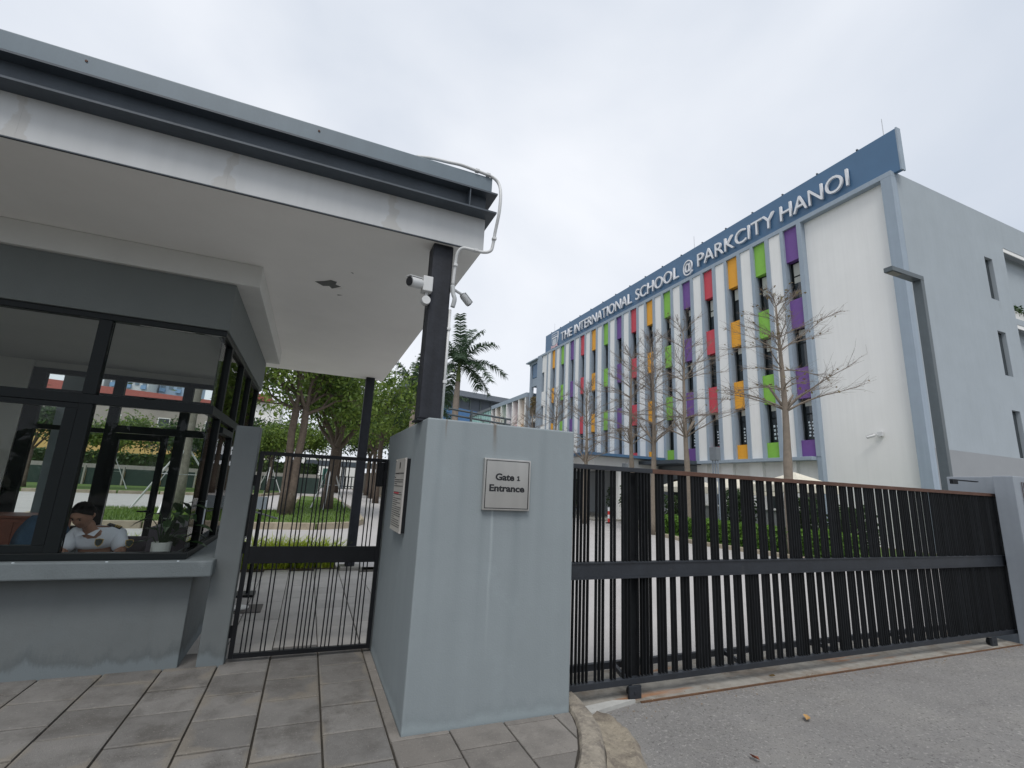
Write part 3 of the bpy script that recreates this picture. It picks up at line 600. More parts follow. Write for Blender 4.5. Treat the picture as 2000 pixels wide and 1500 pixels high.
B(.70, 1.08, 9.40, 9.78, -.05, .058).build('column_footing', CONC, can, bevel=.01)
# conduit pipe
cp = thing('conduit_pipe', 'thin white cable conduit bending round the canopy end and down the front column', 'pipe', (1.0, 3.5, 2.1))
PVC = mat('pvc_white', (.60,.61,.61), .45, .05, 10)
def smooth_path(pts, n=5):
    P = [Vector(p) for p in pts]; out = []
    for i in range(len(P)-1):
        a, b, c, d = P[max(i-1,0)], P[i], P[i+1], P[min(i+2,len(P)-1)]
        for k in range(n):
            t = k/n; out.append(.5*((2*b)+(-a+c)*t+(2*a-5*b+4*c-d)*t*t+(-a+3*b-3*c+d)*t**3))
    out.append(P[-1]); return out
MB().tube(smooth_path([(.50,3.62,4.315),(.62,3.58,4.312),(.74,3.50,4.262),(.85,3.47,4.250),(.97,3.47,4.243),(1.08,3.468,4.234),(1.15,3.465,4.218),(1.20,3.46,4.17),(1.208,3.42,4.05),(1.205,3.42,3.88),(1.20,3.48,3.72),(1.195,3.50,3.62),(1.18,3.51,3.555),(1.12,3.53,3.535),(1.02,3.55,3.545),(.95,3.57,3.55),(.915,3.59,3.51),(.908,3.61,3.42),(.905,3.63,3.22)], 5), .0135, 8).build('pipe', PVC, cp, smooth=True)
MB().tube(smooth_path([(.905,3.63,3.22),(.912,3.62,3.15),(.925,3.61,3.10),(.915,3.62,3.03)], 5), .019, 8).build('flexible_hose', mat('hose_grey', (.42,.44,.45), .6, .1), cp, smooth=True)
MB().tube([(.906,3.66,3.02),(.906,3.66,2.075)], .0125, 8).build('pipe', PVC, cp, smooth=True)
for (x,y,z) in ((1.0,3.47,4.241),(1.10,3.467,4.231),(1.198,3.49,3.66),(1.06,3.54,3.54),(.908,3.61,3.40),(.906,3.66,2.85),(.906,3.66,2.4)): B(x-.017,x+.017,y-.019,y+.019,z-.012,z+.012).build('clip', PVC, cp, bevel=.003, seg=1)
# cameras
def cctv(name, label, junction, j, h0, h1, rad=.042, box=(.05,.045,.065)):
    t = thing(name, label, 'security camera', j)
    if junction: B(j[0]-box[0],j[0]+box[0]*.6,j[1]-box[1],j[1]+box[1],j[2]-box[2],j[2]+box[2]).build('junction_box', PVC, t, bevel=.006)
    h0 = Vector(h0); h1 = Vector(h1); d = (h1-h0).normalized()
    MB().tube([j, (j[0]*.35+h0.x*.65, j[1]*.35+h0.y*.65, j[2]*.35+h0.z*.65-.0), h0], .012, 8).build('arm', PVC, t, smooth=True)
    b = MB().tube([h0, h0+d*.02, h1-d*.006], [rad*.75, rad, rad], 16).build('housing', PVC, t, smooth=True); b.modifiers.new('e','EDGE_SPLIT').split_angle = radians(40)
    MB().tube([h1-d*.004, h1+d*.004], rad*.86, 16).build('lens', INK, t)
    side = d.cross(Vector((0,0,1))).normalized(); up = side.cross(d)
    MB().obox(h0.lerp(h1,.58)+up*(rad+.001), (d, side, up), ((h1-h0).length*.50, rad*.7, .003)).build('sun_hood', PVC, t)
    return t
cctv('security_camera', 'white bullet camera on a square box on the left of the canopy column', True, (.70,3.63,3.18), (.645,3.62,3.175), (.535,3.56,3.155))
cctv('security_camera', 'small white bullet camera on the right of the canopy column', False, (.93,3.72,3.235), (1.035,3.80,3.235), (1.12,3.84,3.175), .03)
sp_ = thing('alarm_sounder', 'small cream sounder hanging below the camera box on the canopy column', 'alarm', (.69,3.63,3.05))
MB().tube([(.69,3.60,3.045),(.69,3.66,3.045)], .035, 14).build('horn', PVC, sp_, smooth=False); B(.68,.70,3.62,3.64,3.05,3.115).build('bracket', PVC, sp_)

# ================================================================== GUARDHOUSE
gh = thing('guardhouse', 'grey guardhouse with black framed windows all round and a concrete counter ledge', 'guardhouse', (-2.6, 6.5, 0))
gx, gy, bx, by, BY = -.88, 4.97, -.82, 5.07, 8.10
LX = -5.2
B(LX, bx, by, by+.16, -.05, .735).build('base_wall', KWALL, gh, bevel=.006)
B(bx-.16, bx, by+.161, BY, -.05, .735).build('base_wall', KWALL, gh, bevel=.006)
# counter ledge wraps round the corner
mb = MB(); mb.prism([(LX,4.895),(-.672,4.895),(-.662,4.905),(-.662,5.16),(-.70,5.22),(-.70,BY),(-1.06,BY),(-1.06,5.3),(LX,5.3)], .738, .868)
LEDGE = mat('ledge_concrete', (.155,.18,.188), .8, .10, 4, .3, 90, dirt=((.32,.35,.36), .60, 3.0, .5)); mb.build('counter_ledge', LEDGE, gh, bevel=.012)
for X in (-1.97,-1.40,-.92): MB().obox((X,4.905,.867), ((1,.3,0),(-.3,1,0),(0,0,1)), (.008,.003,.004)).build('paint_drip', PAPER, gh)
# fascia and the off-white band that carries it up to the canopy
def ring(x1, y0, w, z0, z1, yb=8.37):
    return MB().prism([(LX,y0),(x1,y0),(x1,yb),(x1-w,yb),(x1-w,y0+w),(LX,y0+w)], z0, z1)
ring(-.868, 4.945, .12, 2.905, 3.36).build('fascia', FASC, gh, bevel=.006)
ring(-.668, 4.900, .30, 3.361, 3.578, 8.33).build('ceiling_band', BAND, gh, bevel=.006)
# interior shell: ceiling, floor, left wall, back wall with return
INT = mat('interior_wall', (.56,.56,.52), .85, .06, 2)
INTC = mat('interior_ceiling', (.50,.50,.47), .85, .05, 2)
B(LX, -.99, 5.06, 8.36, 2.96, 3.02).build('ceiling', INTC, gh)
B(LX, -.99, 5.24, 8.1, -.04, .02).build('floor', mat('interior_floor', (.34,.33,.31), .7, .1, 3), gh)
B(LX-.15, LX, 4.97, 8.4, -.05, 3.3).build('side_wall', INT, gh)
B(LX, -3.56, 8.10, 8.34, -.04, 2.959).build('back_wall', INT, gh)
B(-3.555, -.90, 8.13, 8.35, 2.87, 2.959).build('lintel', INT, gh)
B(-3.42, -3.12, 8.62, 8.80, -.05, 3.3).build('outer_pier', SSIDE, gh)
# ---- window frames, front (Y = gy) and right side (X = gx)
def win(name, org=None): return link(name, MB().mesh(name, FRAME), gh, ORG[gh.name])
fw = MB(); D0, D1 = gy, gy+.08
fr = B(LX, gx, D0, D1, 2.852, 2.902).build('window_head', FRAME, gh, bevel=.004)
B(LX, gx, D0, D1, .870, .925).build('window_sill', FRAME, gh, bevel=.004)
B(LX, gx, D0+.004, D1-.004, 2.115, 2.195).build('transom', FRAME, gh, bevel=.003)
for a, b_, z0, z1 in ((-1.838,-1.745,.926,2.114),(-1.838,-1.745,2.196,2.851),(-3.55,-3.46,.926,2.114),(-3.55,-3.46,2.196,2.851)): B(a,b_,D0+.002,D1-.002,z0,z1).build('mullion', FRAME, gh, bevel=.003)
for a, b_, z0, z1 in ((-1.925,-1.842,.985,2.070),(-3.455,-3.37,.985,2.070),): B(a,b_,D0+.012,D1-.02,z0,z1).build('sash_stile', FRAME, gh, bevel=.003)
B(-3.455,-1.842,D0+.013,D1-.021,.928,.984).build('sash_rail', FRAME, gh); B(-3.455,-1.842,D0+.013,D1-.021,2.071,2.112).build('sash_rail', FRAME, gh)
for a, b_, z0, z1 in ((-1.744,gx-.012,.926,2.114),(-1.744,gx-.012,2.196,2.851),(-3.459,-1.839,2.196,2.851),(-3.369,-1.926,.985,2.07),(LX,-3.551,.926,2.114),(LX,-3.551,2.196,2.851)):
    B(a,b_,D0+.036,D0+.042,z0,z1).build('glass_pane', GLASS, gh)
# side
E0, E1 = gx-.08, gx
B(E0,E1,D1+.001,BY,2.852,2.902).build('window_head', FRAME, gh, bevel=.004); B(E0,E1,D1+.001,BY,.870,.925).build('window_sill', FRAME, gh, bevel=.004)
B(E0+.004,E1-.004,D1+.001,BY,2.115,2.195).build('transom', FRAME, gh, bevel=.003)
ms = [5.40, 6.32, 7.08, 8.05]
for y in ms:
    for z0, z1 in ((.926,2.114),(2.196,2.851)): B(E0+.002,E1-.002,y,y+.06,z0,z1).build('mullion', FRAME, gh, bevel=.003)
prev = gy+.05
for y in ms:
    for z0, z1 in ((.926,2.114),(2.196,2.851)): B(E0+.040,E0+.046,prev,y-.001,z0,z1).build('glass_pane', GLASS, gh)
    prev = y+.061
B(E1-.002,E1+.004,5.415,5.455,1.10,1.34).build('sticker', PAPER, gh)
B(E0+.01,E1+.004,5.62,6.30,2.00,2.06).build('sash_rail', FRAME, gh)
# back
K0, K1 = 8.10, 8.17
def bk(n, *a, m=FRAME): return B(*a).build(n, m, gh)
bk('window_head', -3.55, gx, K0, K1, 2.80, 2.868); bk('transom', -3.55, gx-.081, K0, K1, 2.535, 2.60)
bk('transom', -3.49, -2.66, K0, K1, 2.06, 2.12); bk('transom', -2.57, -1.0, K0, K1, 2.08, 2.18)
bk('window_sill', -3.55, -2.66, K0, K1, .78, .84); bk('window_sill', -1.72, gx-.081, K0, K1, .02, .10)
for a, b_ in ((-3.55,-3.40),(-2.66,-2.54),(-1.84,-1.72)): bk('mullion', a, b_, K0+.003, K1+.003, .02, 2.80)
bk('base_wall', -3.55, -2.66, K0+.01, K1+.05, -.05, .779, m=KWALL)
for a, b_, z0, z1 in ((-3.40,-2.66,.841,2.06),(-3.40,-2.66,2.121,2.534),(-3.40,-2.66,2.601,2.799),(-2.54,-1.84,2.181,2.534),(-2.54,-1.84,2.601,2.799),(-1.72,-.97,.101,2.079),(-1.72,-.97,2.181,2.534),(-1.72,-.97,2.601,2.799)):
    B(a,b_,K0+.03,K0+.036,z0,z1).build('glass_pane', GLASSB, gh)
# open door leaf in the back wall, hinged left and swung inward a little
dr = link('door', MB().mesh('door', FRAME), gh, (-2.53, 8.10, .03)); 
dd_ = MB(); w_, h_ = .66, 2.04
for a in ((0,.07,0,h_),(w_-.075,w_,0,h_),(.071,w_-.076,h_-.085,h_),(.071,w_-.076,0,.13)): dd_.box(a[0],a[1],-.02,.02,a[2],a[3])
dr.data = dd_.mesh('door', FRAME); dr.rotation_euler.z = radians(-12)
def dpart(n, mb, m): 
    o = bpy.data.objects.new(n, mb.mesh(n, m)); COL.objects.link(o); o.parent = dr; return o
dpart('handle', MB().tube([(w_-.035,-.06,1.02),(w_-.035,.06,1.02)], .011, 6).tube([(w_-.17,-.055,1.02),(w_-.03,-.055,1.02)], .012, 6).tube([(w_-.13,.055,1.02),(w_-.03,.055,1.02)], .012, 6), FRAME)
dpart('glass_pane', B(.071,w_-.076,-.003,.003,.131,h_-.086), GLASSB)
# guardhouse furniture
dk = thing('desk', 'long desk top inside the guardhouse below the front window where the guard works', 'desk', (-2.2, 5.5, 0))
WOOD = mat('desk_wood', (.30,.27,.24), .6, .1, 6); B(-4.2, -1.06, 5.10, 5.66, .74, .775).build('desktop', WOOD, dk, bevel=.004)
for X in (-4.15,-2.9,-1.2): B(X,X+.04,5.14,5.62,.02,.739).build('side_panel', WOOD, dk)
cb = thing('cabinet', 'reddish brown wooden cabinet standing by the rear window of the guardhouse', 'cabinet', (-3.3, 7.4, 0))
RB = mat('red_wood', (.20,.055,.025), .5, .2, 5); B(-3.9,-2.62,7.15,7.65,.03,1.00).build('carcass', RB, cb, bevel=.006); B(-3.92,-2.60,7.13,7.67,1.001,1.03).build('top', RB, cb, bevel=.004)
for k in range(2): B(-3.27+k*.325,-2.95+k*.325,7.135,7.149,.08,.96).build('door', RB, cb)
ch = thing('office_chair', 'blue fabric office chair with black armrests left of the guard inside the guardhouse', 'chair', (-2.45, 6.25, 0))
BLUEF = mat('blue_fabric', (.045,.105,.175), .9, .15, 30, .3, 200)
mb = MB(); prof = []
for i in range(9):
    t = i/8; z = .62+.47*t; hw = .24*(1-.55*max(0,(t-.45)/.55)**2.0) if t > .45 else .24; y = 6.42+.06*sin(pi*t)+.05*t
    prof.append((hw, y, z))
vs = []
for hw, y, z in prof:
    for dx, dy in ((-1,.04),(-.6,-.0),(0,-.02),(.6,.0),(1,.04),(.6,.055),(0,.06),(-.6,.055)): vs.append((-2.45+dx*hw, y+dy, z))
fs = [(i*8+j, i*8+(j+1)%8, (i+1)*8+(j+1)%8, (i+1)*8+j) for i in range(8) for j in range(8)]+[tuple(range(7,-1,-1)), tuple(range(64,72))]
mb.add(vs, fs).build('backrest', BLUEF, ch, smooth=True)
B(-2.70,-2.20,6.0,6.42,.47,.55).build('seat', BLUEF, ch, bevel=.03)
for s_ in (-1,1): MB().tube(smooth_path([(-2.45+s_*.24,6.40,.60),(-2.45+s_*.29,6.30,.78),(-2.45+s_*.29,6.05,.79),(-2.45+s_*.27,5.98,.72),(-2.45+s_*.23,6.1,.54)],4), .018, 6).build('armrest', BLACK, ch, smooth=True)
MB().tube([(-2.45,6.22,.08),(-2.45,6.22,.47)], .03, 8).build('gas_lift', BLACK, ch)
for k in range(5): MB().tube([(-2.45,6.22,.10),(-2.45+.29*cos(k*1.2566),6.22+.29*sin(k*1.2566),.07)], .02, 6).build('leg', BLACK, ch)
# potted plant
pp = thing('potted_plant', 'broad leaved green plant in a white pot on the guardhouse desk', 'plant', (-1.15, 5.33, .775))
MB().lathe((-1.15,5.33,.776), [(.055,0),(.072,.02),(.078,.19),(.070,.195),(.068,.17)], 20).build('pot', mat('pot_white', (.62,.63,.60), .4, .03), pp, smooth=False)
MB().lathe((-1.15,5.33,.776), [(.066,.15),(.066,.165)], 14).build('soil', SOIL, pp)
mb = MB(); rg = random.Random(4)
for k in range(26):
    a = rg.uniform(0,2*pi); rr_ = rg.uniform(.05,.26); top = Vector((-1.13+rr_*cos(a), 5.35+rr_*.8*sin(a), .96+rg.uniform(.06,.40)-rr_*.35)); b0 = Vector((-1.15+rg.uniform(-.03,.03),5.33+rg.uniform(-.03,.03),.93))
    mid = b0.lerp(top,.5)+Vector((0,0,.06)); nf0 = len(mb.f); mb.tube([b0,mid,top],[.005,.004,.003],4,cap=False); mb.tone += [.5]*(len(mb.f)-nf0)
    d = Vector((cos(a), sin(a)*.8, rg.uniform(-.7,.3))).normalized(); s_ = d.cross(Vector((0,0,1))).normalized(); n_ = s_.cross(d); L = rg.uniform(.12,.19); W = L*.27
    P = [top, top+d*L*.3+s_*W+n_*.012, top+d*L*.65+s_*W*.75, top+d*L-n_*.03, top+d*L*.65-s_*W*.75, top+d*L*.3-s_*W+n_*.012, top+d*L*.35, top+d*L*.68-n_*.006]
    mb.add(P, [(0,1,6),(1,2,7,6),(2,3,7),(3,4,7),(4,5,6,7),(5,0,6)]); mb.tone += [rg.random()]*6
mb.build('leaves', LEAFB, pp)
# second dark chair back behind the guard
gc = thing('guard_chair', 'grey purple chair the guard sits on behind the desk', 'chair', (-1.72, 5.95, 0))
GREYF = mat('grey_fabric', (.10,.085,.10), .9, .1, 30); B(-1.98,-1.46,5.72,6.15,.42,.47).build('seat', GREYF, gc, bevel=.02); B(-1.96,-1.44,6.12,6.17,.50,.93).build('backrest', GREYF, gc, bevel=.02)
for sx in (-1.93,-1.51):
    for sy in (5.76,6.12): MB().tube([(sx,sy,.02),(sx,sy,.42)], .013, 6).build('leg', BLACK, gc)
bn = thing('planter_box', 'dark grey box behind the potted plant beside the right window of the guardhouse', 'box', (-1.12,6.1,0))
B(-1.36,-1.0,5.72,6.6,.02,1.06).build('box', mat('dark_grey_board', (.07,.06,.075), .6, .1), bn, bevel=.006)
# ------------------------------------------------------------------ the guard
def skin(name, nodes, edges, m, parent, sub=2, root=0):
    me = bpy.data.meshes.new(name); org = ORG[parent.name]
    me.from_pydata([Vector(n_[0])-org for n_ in nodes], edges, []); me.materials.append(m)
    o = link(name, me, parent, org); sk = o.modifiers.new('skin','SKIN'); sk.use_smooth_shade = True
    for i, n_ in enumerate(nodes):
        r = n_[1]; r = r if hasattr(r,'__len__') else (r,r); me.skin_vertices[0].data[i].radius = r
        me.skin_vertices[0].data[i].use_root = (i == root)
    s_ = o.modifiers.new('sub','SUBSURF'); s_.levels = sub; s_.render_levels = sub
    return o
SKIN = mat('skin', (.34,.18,.12), .55, .08, 20); SHIRT = mat('shirt_white', (.72,.75,.82), .8, .03, 20, .25, 60); TROU = mat('trousers_navy', (.02,.025,.045), .9, .1); HAIR = mat('hair_black', (.005,.0045,.0045), .75, .3, 60, .8, 120, spec=.2)
pr = thing('person', 'seated guard in a white uniform shirt looking down at the desk behind the guardhouse window', 'person', (-1.74, 5.85, 0))
px, py = -1.74, 5.85
Hh = Vector((-1.845, 5.60, 1.165))       # head centre
nodes = [((px,py+.02,.55),(.15,.12)), ((px,py,.72),(.145,.105)), ((px-.01,py-.05,.88),(.155,.105)), ((px-.02,py-.10,.985),(.12,.085)), ((-1.80,5.69,1.045),.056),((Hh.x+.012,Hh.y+.045,Hh.z-.045),.055),
 ((px-.17,py-.10,.985),.062),((px-.23,py-.20,.83),.047),((px-.20,py-.40,.80),.037),((px-.13,py-.50,.795),.028),
 ((px+.14,py-.09,.975),.062),((px+.215,py-.18,.83),.047),((px+.15,py-.38,.80),.037),((px+.05,py-.47,.795),.028),
 ((px-.10,py-.02,.53),.09),((px-.12,py-.38,.50),.07),((px-.12,py-.42,.10),.048),((px-.12,py-.54,.06),.04),
 ((px+.10,py-.02,.53),.09),((px+.12,py-.38,.50),.07),((px+.12,py-.42,.10),.048),((px+.12,py-.54,.06),.04)]
edges = [(0,1),(1,2),(2,3),(3,4),(4,5),(3,6),(6,7),(7,8),(8,9),(3,10),(10,11),(11,12),(12,13),(0,14),(14,15),(15,16),(16,17),(0,18),(18,19),(19,20),(20,21)]
# fingers, rooted inside the palms
for (hx, hy, sx) in ((px-.13, py-.50, 1), (px+.05, py-.47, -1)):
    root_i = 9 if sx == 1 else 13
    for f_ in range(5):
        a = radians(-100 + (f_-1.5)*13*sx) if f_ else radians(-100 + 62*sx*(-1 if False else 1)*1.0)
        L = (.045,.062,.070,.064,.050)[f_]; bx_, by_ = hx+.010*(f_-2)*sx, hy-.012
        i = len(nodes); nodes.append(((bx_+cos(a)*.030, by_+sin(a)*.030, .797),.0095)); nodes.append(((bx_+cos(a)*L, by_+sin(a)*L, .790),.0082)); nodes.append(((bx_+cos(a)*(L+.018), by_+sin(a)*(L+.018), .782),.0068))
        edges += [(root_i,i),(i,i+1),(i+1,i+2)]
body = skin('body', nodes, edges, SKIN, pr)
# head, sculpted from a sphere and joined to the neck by overlap inside the body's child
def headmesh():
    bm = bmesh.new(); bmesh.ops.create_uvsphere(bm, u_segments=32, v_segments=24, radius=1.0)
    for v in bm.verts:
        x, y, z = v.co                     # face looks towards -y
        r = Vector((x*.074, y*.092, z*.112))
        if z < -.1: r.x *= 1-.30*min(1, (-z-.1)/.9); r.y = r.y*(1-.10*(-z)) if y > 0 else r.y
        if y < 0 and z < -.55: r.y -= .008*(1-abs(x))           # chin
        f = max(0, -y)
        nose = math.exp(-((x/.14)**2))*math.exp(-(((z+.12)/.20)**2))*f; r.y -= .022*nose
        for s_ in (-1,1):
            r.y += .010*math.exp(-(((x-s_*.36)/.18)**2)-(((z-.10)/.13)**2))*f     # sockets
            r.y -= .005*math.exp(-(((x-s_*.50)/.2)**2)-(((z+.22)/.2)**2))*f       # cheeks
        r.y -= .006*math.exp(-((x/.5)**2)-(((z-.28)/.09)**2))*f                   # brow
        r.y -= .007*math.exp(-((x/.24)**2)-(((z+.47)/.06)**2))*f                  # lips
        v.co = r
    me = bpy.data.meshes.new('head'); bm.to_mesh(me); bm.free(); me.materials.append(SKIN)
    me.polygons.foreach_set('use_smooth', [True]*len(me.polygons)); return me
HR = Euler((radians(32), 0, radians(-14)))   # head bowed, turned a little to the left of the picture
hd = link('head', headmesh(), pr, Hh); hd.rotation_euler = HR
def onhead(n, mb, m, smooth=True):
    o = bpy.data.objects.new(n, mb.mesh(n, m, (0,0,0), smooth)); COL.objects.link(o); o.parent = hd; return o
hm = MB(); nu, nv = 28, 12; rg = random.Random(2); vs = []
for j in range(nv+1):
    for i in range(nu):
        a = 2*pi*i/nu; back = (sin(a)+1)/2; lim = .72+.85*min(1, back*1.5); e = j/nv*lim*1.15
        x, y, z = sin(e)*cos(a), sin(e)*sin(a), cos(e); k = 1.17+rg.uniform(-.035,.035) - (.09 if j == nv else 0)
        vs.append((x*.076*k, y*.094*k+.002, z*.113*k))
hm.add(vs, [(j*nu+i, j*nu+(i+1)%nu, (j+1)*nu+(i+1)%nu, (j+1)*nu+i) for j in range(nv) for i in range(nu)]); onhead('hair', hm, HAIR)
for s_ in (-1,1):
    onhead('ear', MB().tube([(s_*.070,.006,-.022),(s_*.079,.010,-.006),(s_*.081,.012,.012),(s_*.074,.008,.026)], [.007,.012,.014,.008], 8), SKIN)
    onhead('eye', MB().tube([(s_*.028,-.081,.012),(s_*.028,-.084,.012)], [.0085,.006], 10), INK)
    onhead('eyebrow', MB().tube([(s_*.014,-.0925,.030),(s_*.030,-.0915,.034),(s_*.044,-.083,.029)], [.0025,.0035,.002], 6), HAIR)
onhead('mouth', MB().tube([(-.018,-.086,-.053),(0,-.0915,-.052),(.018,-.086,-.053)], [.001,.0028,.001], 6), mat('lips', (.20,.075,.06), .5, .05))
# shirt with short sleeves, collar, epaulettes and badges
sn = [((px,py+.02,.56),(.17,.135)), ((px,py,.72),(.165,.125)), ((px-.01,py-.05,.88),(.178,.125)), ((px-.02,py-.10,.985),(.135,.098)), ((-1.79,5.715,1.025),.066),
 ((px-.17,py-.10,.985),.080),((px-.225,py-.19,.85),.068),((px+.14,py-.09,.975),.082),((px+.208,py-.17,.85),.068)]
skin('shirt', sn, [(0,1),(1,2),(2,3),(3,4),(3,5),(5,6),(3,7),(7,8)], SHIRT, pr)
skin('trousers', [((px,py+.02,.54),(.165,.13)),((px-.10,py-.02,.54),.10),((px-.12,py-.38,.51),.08),((px-.12,py-.42,.14),.06),((px+.10,py-.02,.54),.10),((px+.12,py-.38,.51),.08),((px+.12,py-.42,.14),.06)], [(0,1),(1,2),(2,3),(0,4),(4,5),(5,6)], TROU, pr)
for s_ in (-1,1):
    b0 = Vector((-1.80+s_*.052,5.655,1.035)); MB().add([b0, b0+Vector((s_*.035,.02,.012)), b0+Vector((s_*.012,-.05,-.05)), b0+Vector((-s_*.045,-.032,-.035))], [(0,1,2,3)]).build('collar', SHIRT, pr)
ep = MB().obox((px+.105,py-.115,1.065), ((1,-.05,-.32),(0.05,1,0.2),(.32,0,1)), (.058,.027,.006)); e_ = ep.build('epaulette', INK, pr, bevel=.004)
GOLD = mat('gold', (.55,.36,.07), .4, .05); 
for k in range(3): MB().obox((px+.118+k*.014,py-.120,1.069-k*.0045), ((1,-.05,-.32),(0.05,1,0.2),(.32,0,1)), (.003,.022,.005)).build('rank_bar', GOLD, pr)
BADGE = mat('badge_green_black', (.03,.04,.035), .6, .1)
def shield(c, s, nrm, m, name='badge'):
    n_ = Vector(nrm).normalized(); r = n_.cross(Vector((0,0,1))).normalized()*-1; u = r.cross(n_)*-1
    if u.z < 0: u = -u
    P = [(-.5,.45),(0,.55),(.5,.45),(.48,-.1),(.3,-.45),(0,-.65),(-.3,-.45),(-.48,-.1)]
    MB().extr([Vector(c)+r*a*s+u*b*s for a,b in P], n_*.004).build(name, GOLD, pr); MB().extr([Vector(c)+n_*.005+r*a*s*.84+u*b*s*.84 for a,b in P], n_*.002).build(name, m, pr)
shield((px+.275,py-.235,.925), .062, (.45,-.95,.15), BADGE); shield((px+.055,py-.262,.935), .062, (.05,-1,.25), BADGE)
B(px-.22, px-.05, 5.18, 5.38, .776, .780).build('paper_sheet', PAPER, dk)

# ================================================================== GATE PILLAR, STUB WALL, SIDE GATE
pl = thing('gate_pillar', 'broad blue grey rendered wall pillar between the side gate and the sliding gate', 'wall', (1.37, 4.3, 0))
mb = MB(); x0,x1,y0,y1,z1 = .752,1.995,3.447,5.28,2.075
B(x0,x1,y0,y1,-.25,z1).build('body', PWALL, pl, bevel=.012)
def drips(m, lst):
    t = m.node_tree; nn = t.nodes.new; lk = t.links.new; b = t.nodes['Principled BSDF']; src = b.inputs['Base Color'].links[0].from_socket
    g = nn('ShaderNodeNewGeometry'); sp = nn('ShaderNodeSeparateXYZ'); lk(g.outputs['Position'], sp.inputs[0])
    ma = nn('ShaderNodeMapping'); ma.inputs['Scale'].default_value = (6, 6, 1.6); lk(g.outputs['Position'], ma.inputs[0]); n = nn('ShaderNodeTexNoise'); n.inputs['Scale'].default_value = 1.5; n.inputs['Detail'].default_value = 6; lk(ma.outputs[0], n.inputs['Vector'])
    def mm(op, a, b_):
        q = nn('ShaderNodeMath'); q.operation = op
        for i, v in enumerate((a, b_)):
            if hasattr(v, 'links'): lk(v, q.inputs[i])
            else: q.inputs[i].default_value = v
        return q.outputs[0]
    wob = mm('MULTIPLY', mm('SUBTRACT', n.outputs['Fac'], .5), .05)
    for X, z0, z1, wd, col, st in lst:        # a run of stain at X from height z1 down to z0, fading as it goes
        dx = mm('ABSOLUTE', mm('ADD', mm('SUBTRACT', sp.outputs['X'], X), wob), 0)
        a = nn('ShaderNodeMapRange'); lk(dx, a.inputs[0]); a.inputs[1].default_value = wd; a.inputs[2].default_value = 0; a.inputs[3].default_value = 0; a.inputs[4].default_value = st
        c = nn('ShaderNodeMapRange'); lk(sp.outputs['Z'], c.inputs[0]); c.inputs[1].default_value = z0; c.inputs[2].default_value = z1
        top = nn('ShaderNodeMath'); top.operation = 'LESS_THAN'; lk(sp.outputs['Z'], top.inputs[0]); top.inputs[1].default_value = z1+.004
        k = mm('MULTIPLY', mm('MULTIPLY', mm('MULTIPLY', a.outputs[0], c.outputs[0]), top.outputs[0]), mm('MULTIPLY', n.outputs['Fac'], 1.8))
        mi = nn('ShaderNodeMixRGB'); lk(k, mi.inputs[0]); lk(src, mi.inputs[1]); mi.inputs[2].default_value = (*col, 1); src = mi.outputs[0]
    lk(src, b.inputs['Base Color'])
drips(PWALL, [(.90,1.90,2.076,.012,(.16,.12,.09),.8),(1.29,1.80,2.076,.022,(.14,.11,.08),.9),(1.30,.35,1.42,.016,(.40,.45,.47),.7),(1.22,.2,1.42,.05,(.19,.225,.24),.5),(1.50,.3,1.42,.05,(.18,.215,.23),.5),(1.05,.3,2.076,.05,(.20,.235,.25),.5),(1.72,.6,2.076,.06,(.20,.235,.25),.4),(.86,.2,2.076,.04,(.19,.225,.24),.5)])
sw = thing('stub_wall', 'narrow grey rendered wall between the guardhouse and the side gate', 'wall', (-.57, 5.1, 0))
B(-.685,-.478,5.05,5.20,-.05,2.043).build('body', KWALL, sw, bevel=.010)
# gate plate
gs = thing('gate_sign', 'square brushed steel sign reading Gate 1 Entrance on the front of the broad pillar', 'sign', (1.395, 3.43, 1.62))
B(1.205,1.588,3.413,3.446,1.425,1.808).build('plate', CHROME, gs, bevel=.004)
b0, b1, c0, c1 = 1.218,1.575,1.438,1.795
B(b0,b1,3.4105,3.4130,c1-.005,c1).build('border_line', INK, gs); B(b0,b1,3.4105,3.4130,c0,c0+.005).build('border_line', INK, gs)
B(b0,b0+.005,3.4105,3.4130,c0+.0051,c1-.0051).build('border_line', INK, gs); B(b1-.005,b1,3.4105,3.4130,c0+.0051,c1-.0051).build('border_line', INK, gs)
letters('Gate', .148, .047, .002, .034, ((1.300,3.4125,1.648),(1,0,0),(0,0,1)), gs, INK)
MB().extr([(1.474,3.4125,1.648),(1.500,3.4125,1.648),(1.500,3.4125,1.6545),(1.4915,3.4125,1.6545),(1.4915,3.4125,1.684),(1.484,3.4125,1.684),(1.474,3.4125,1.679),(1.474,3.4125,1.672),(1.4825,3.4125,1.6745),(1.4825,3.4125,1.6545),(1.474,3.4125,1.6545)], (0,-.002,0)).build('letter', INK, gs)
letters('Entrance', .282, .047, .002, .034, ((1.254,3.4125,1.565),(1,0,0),(0,0,1)), gs, INK)
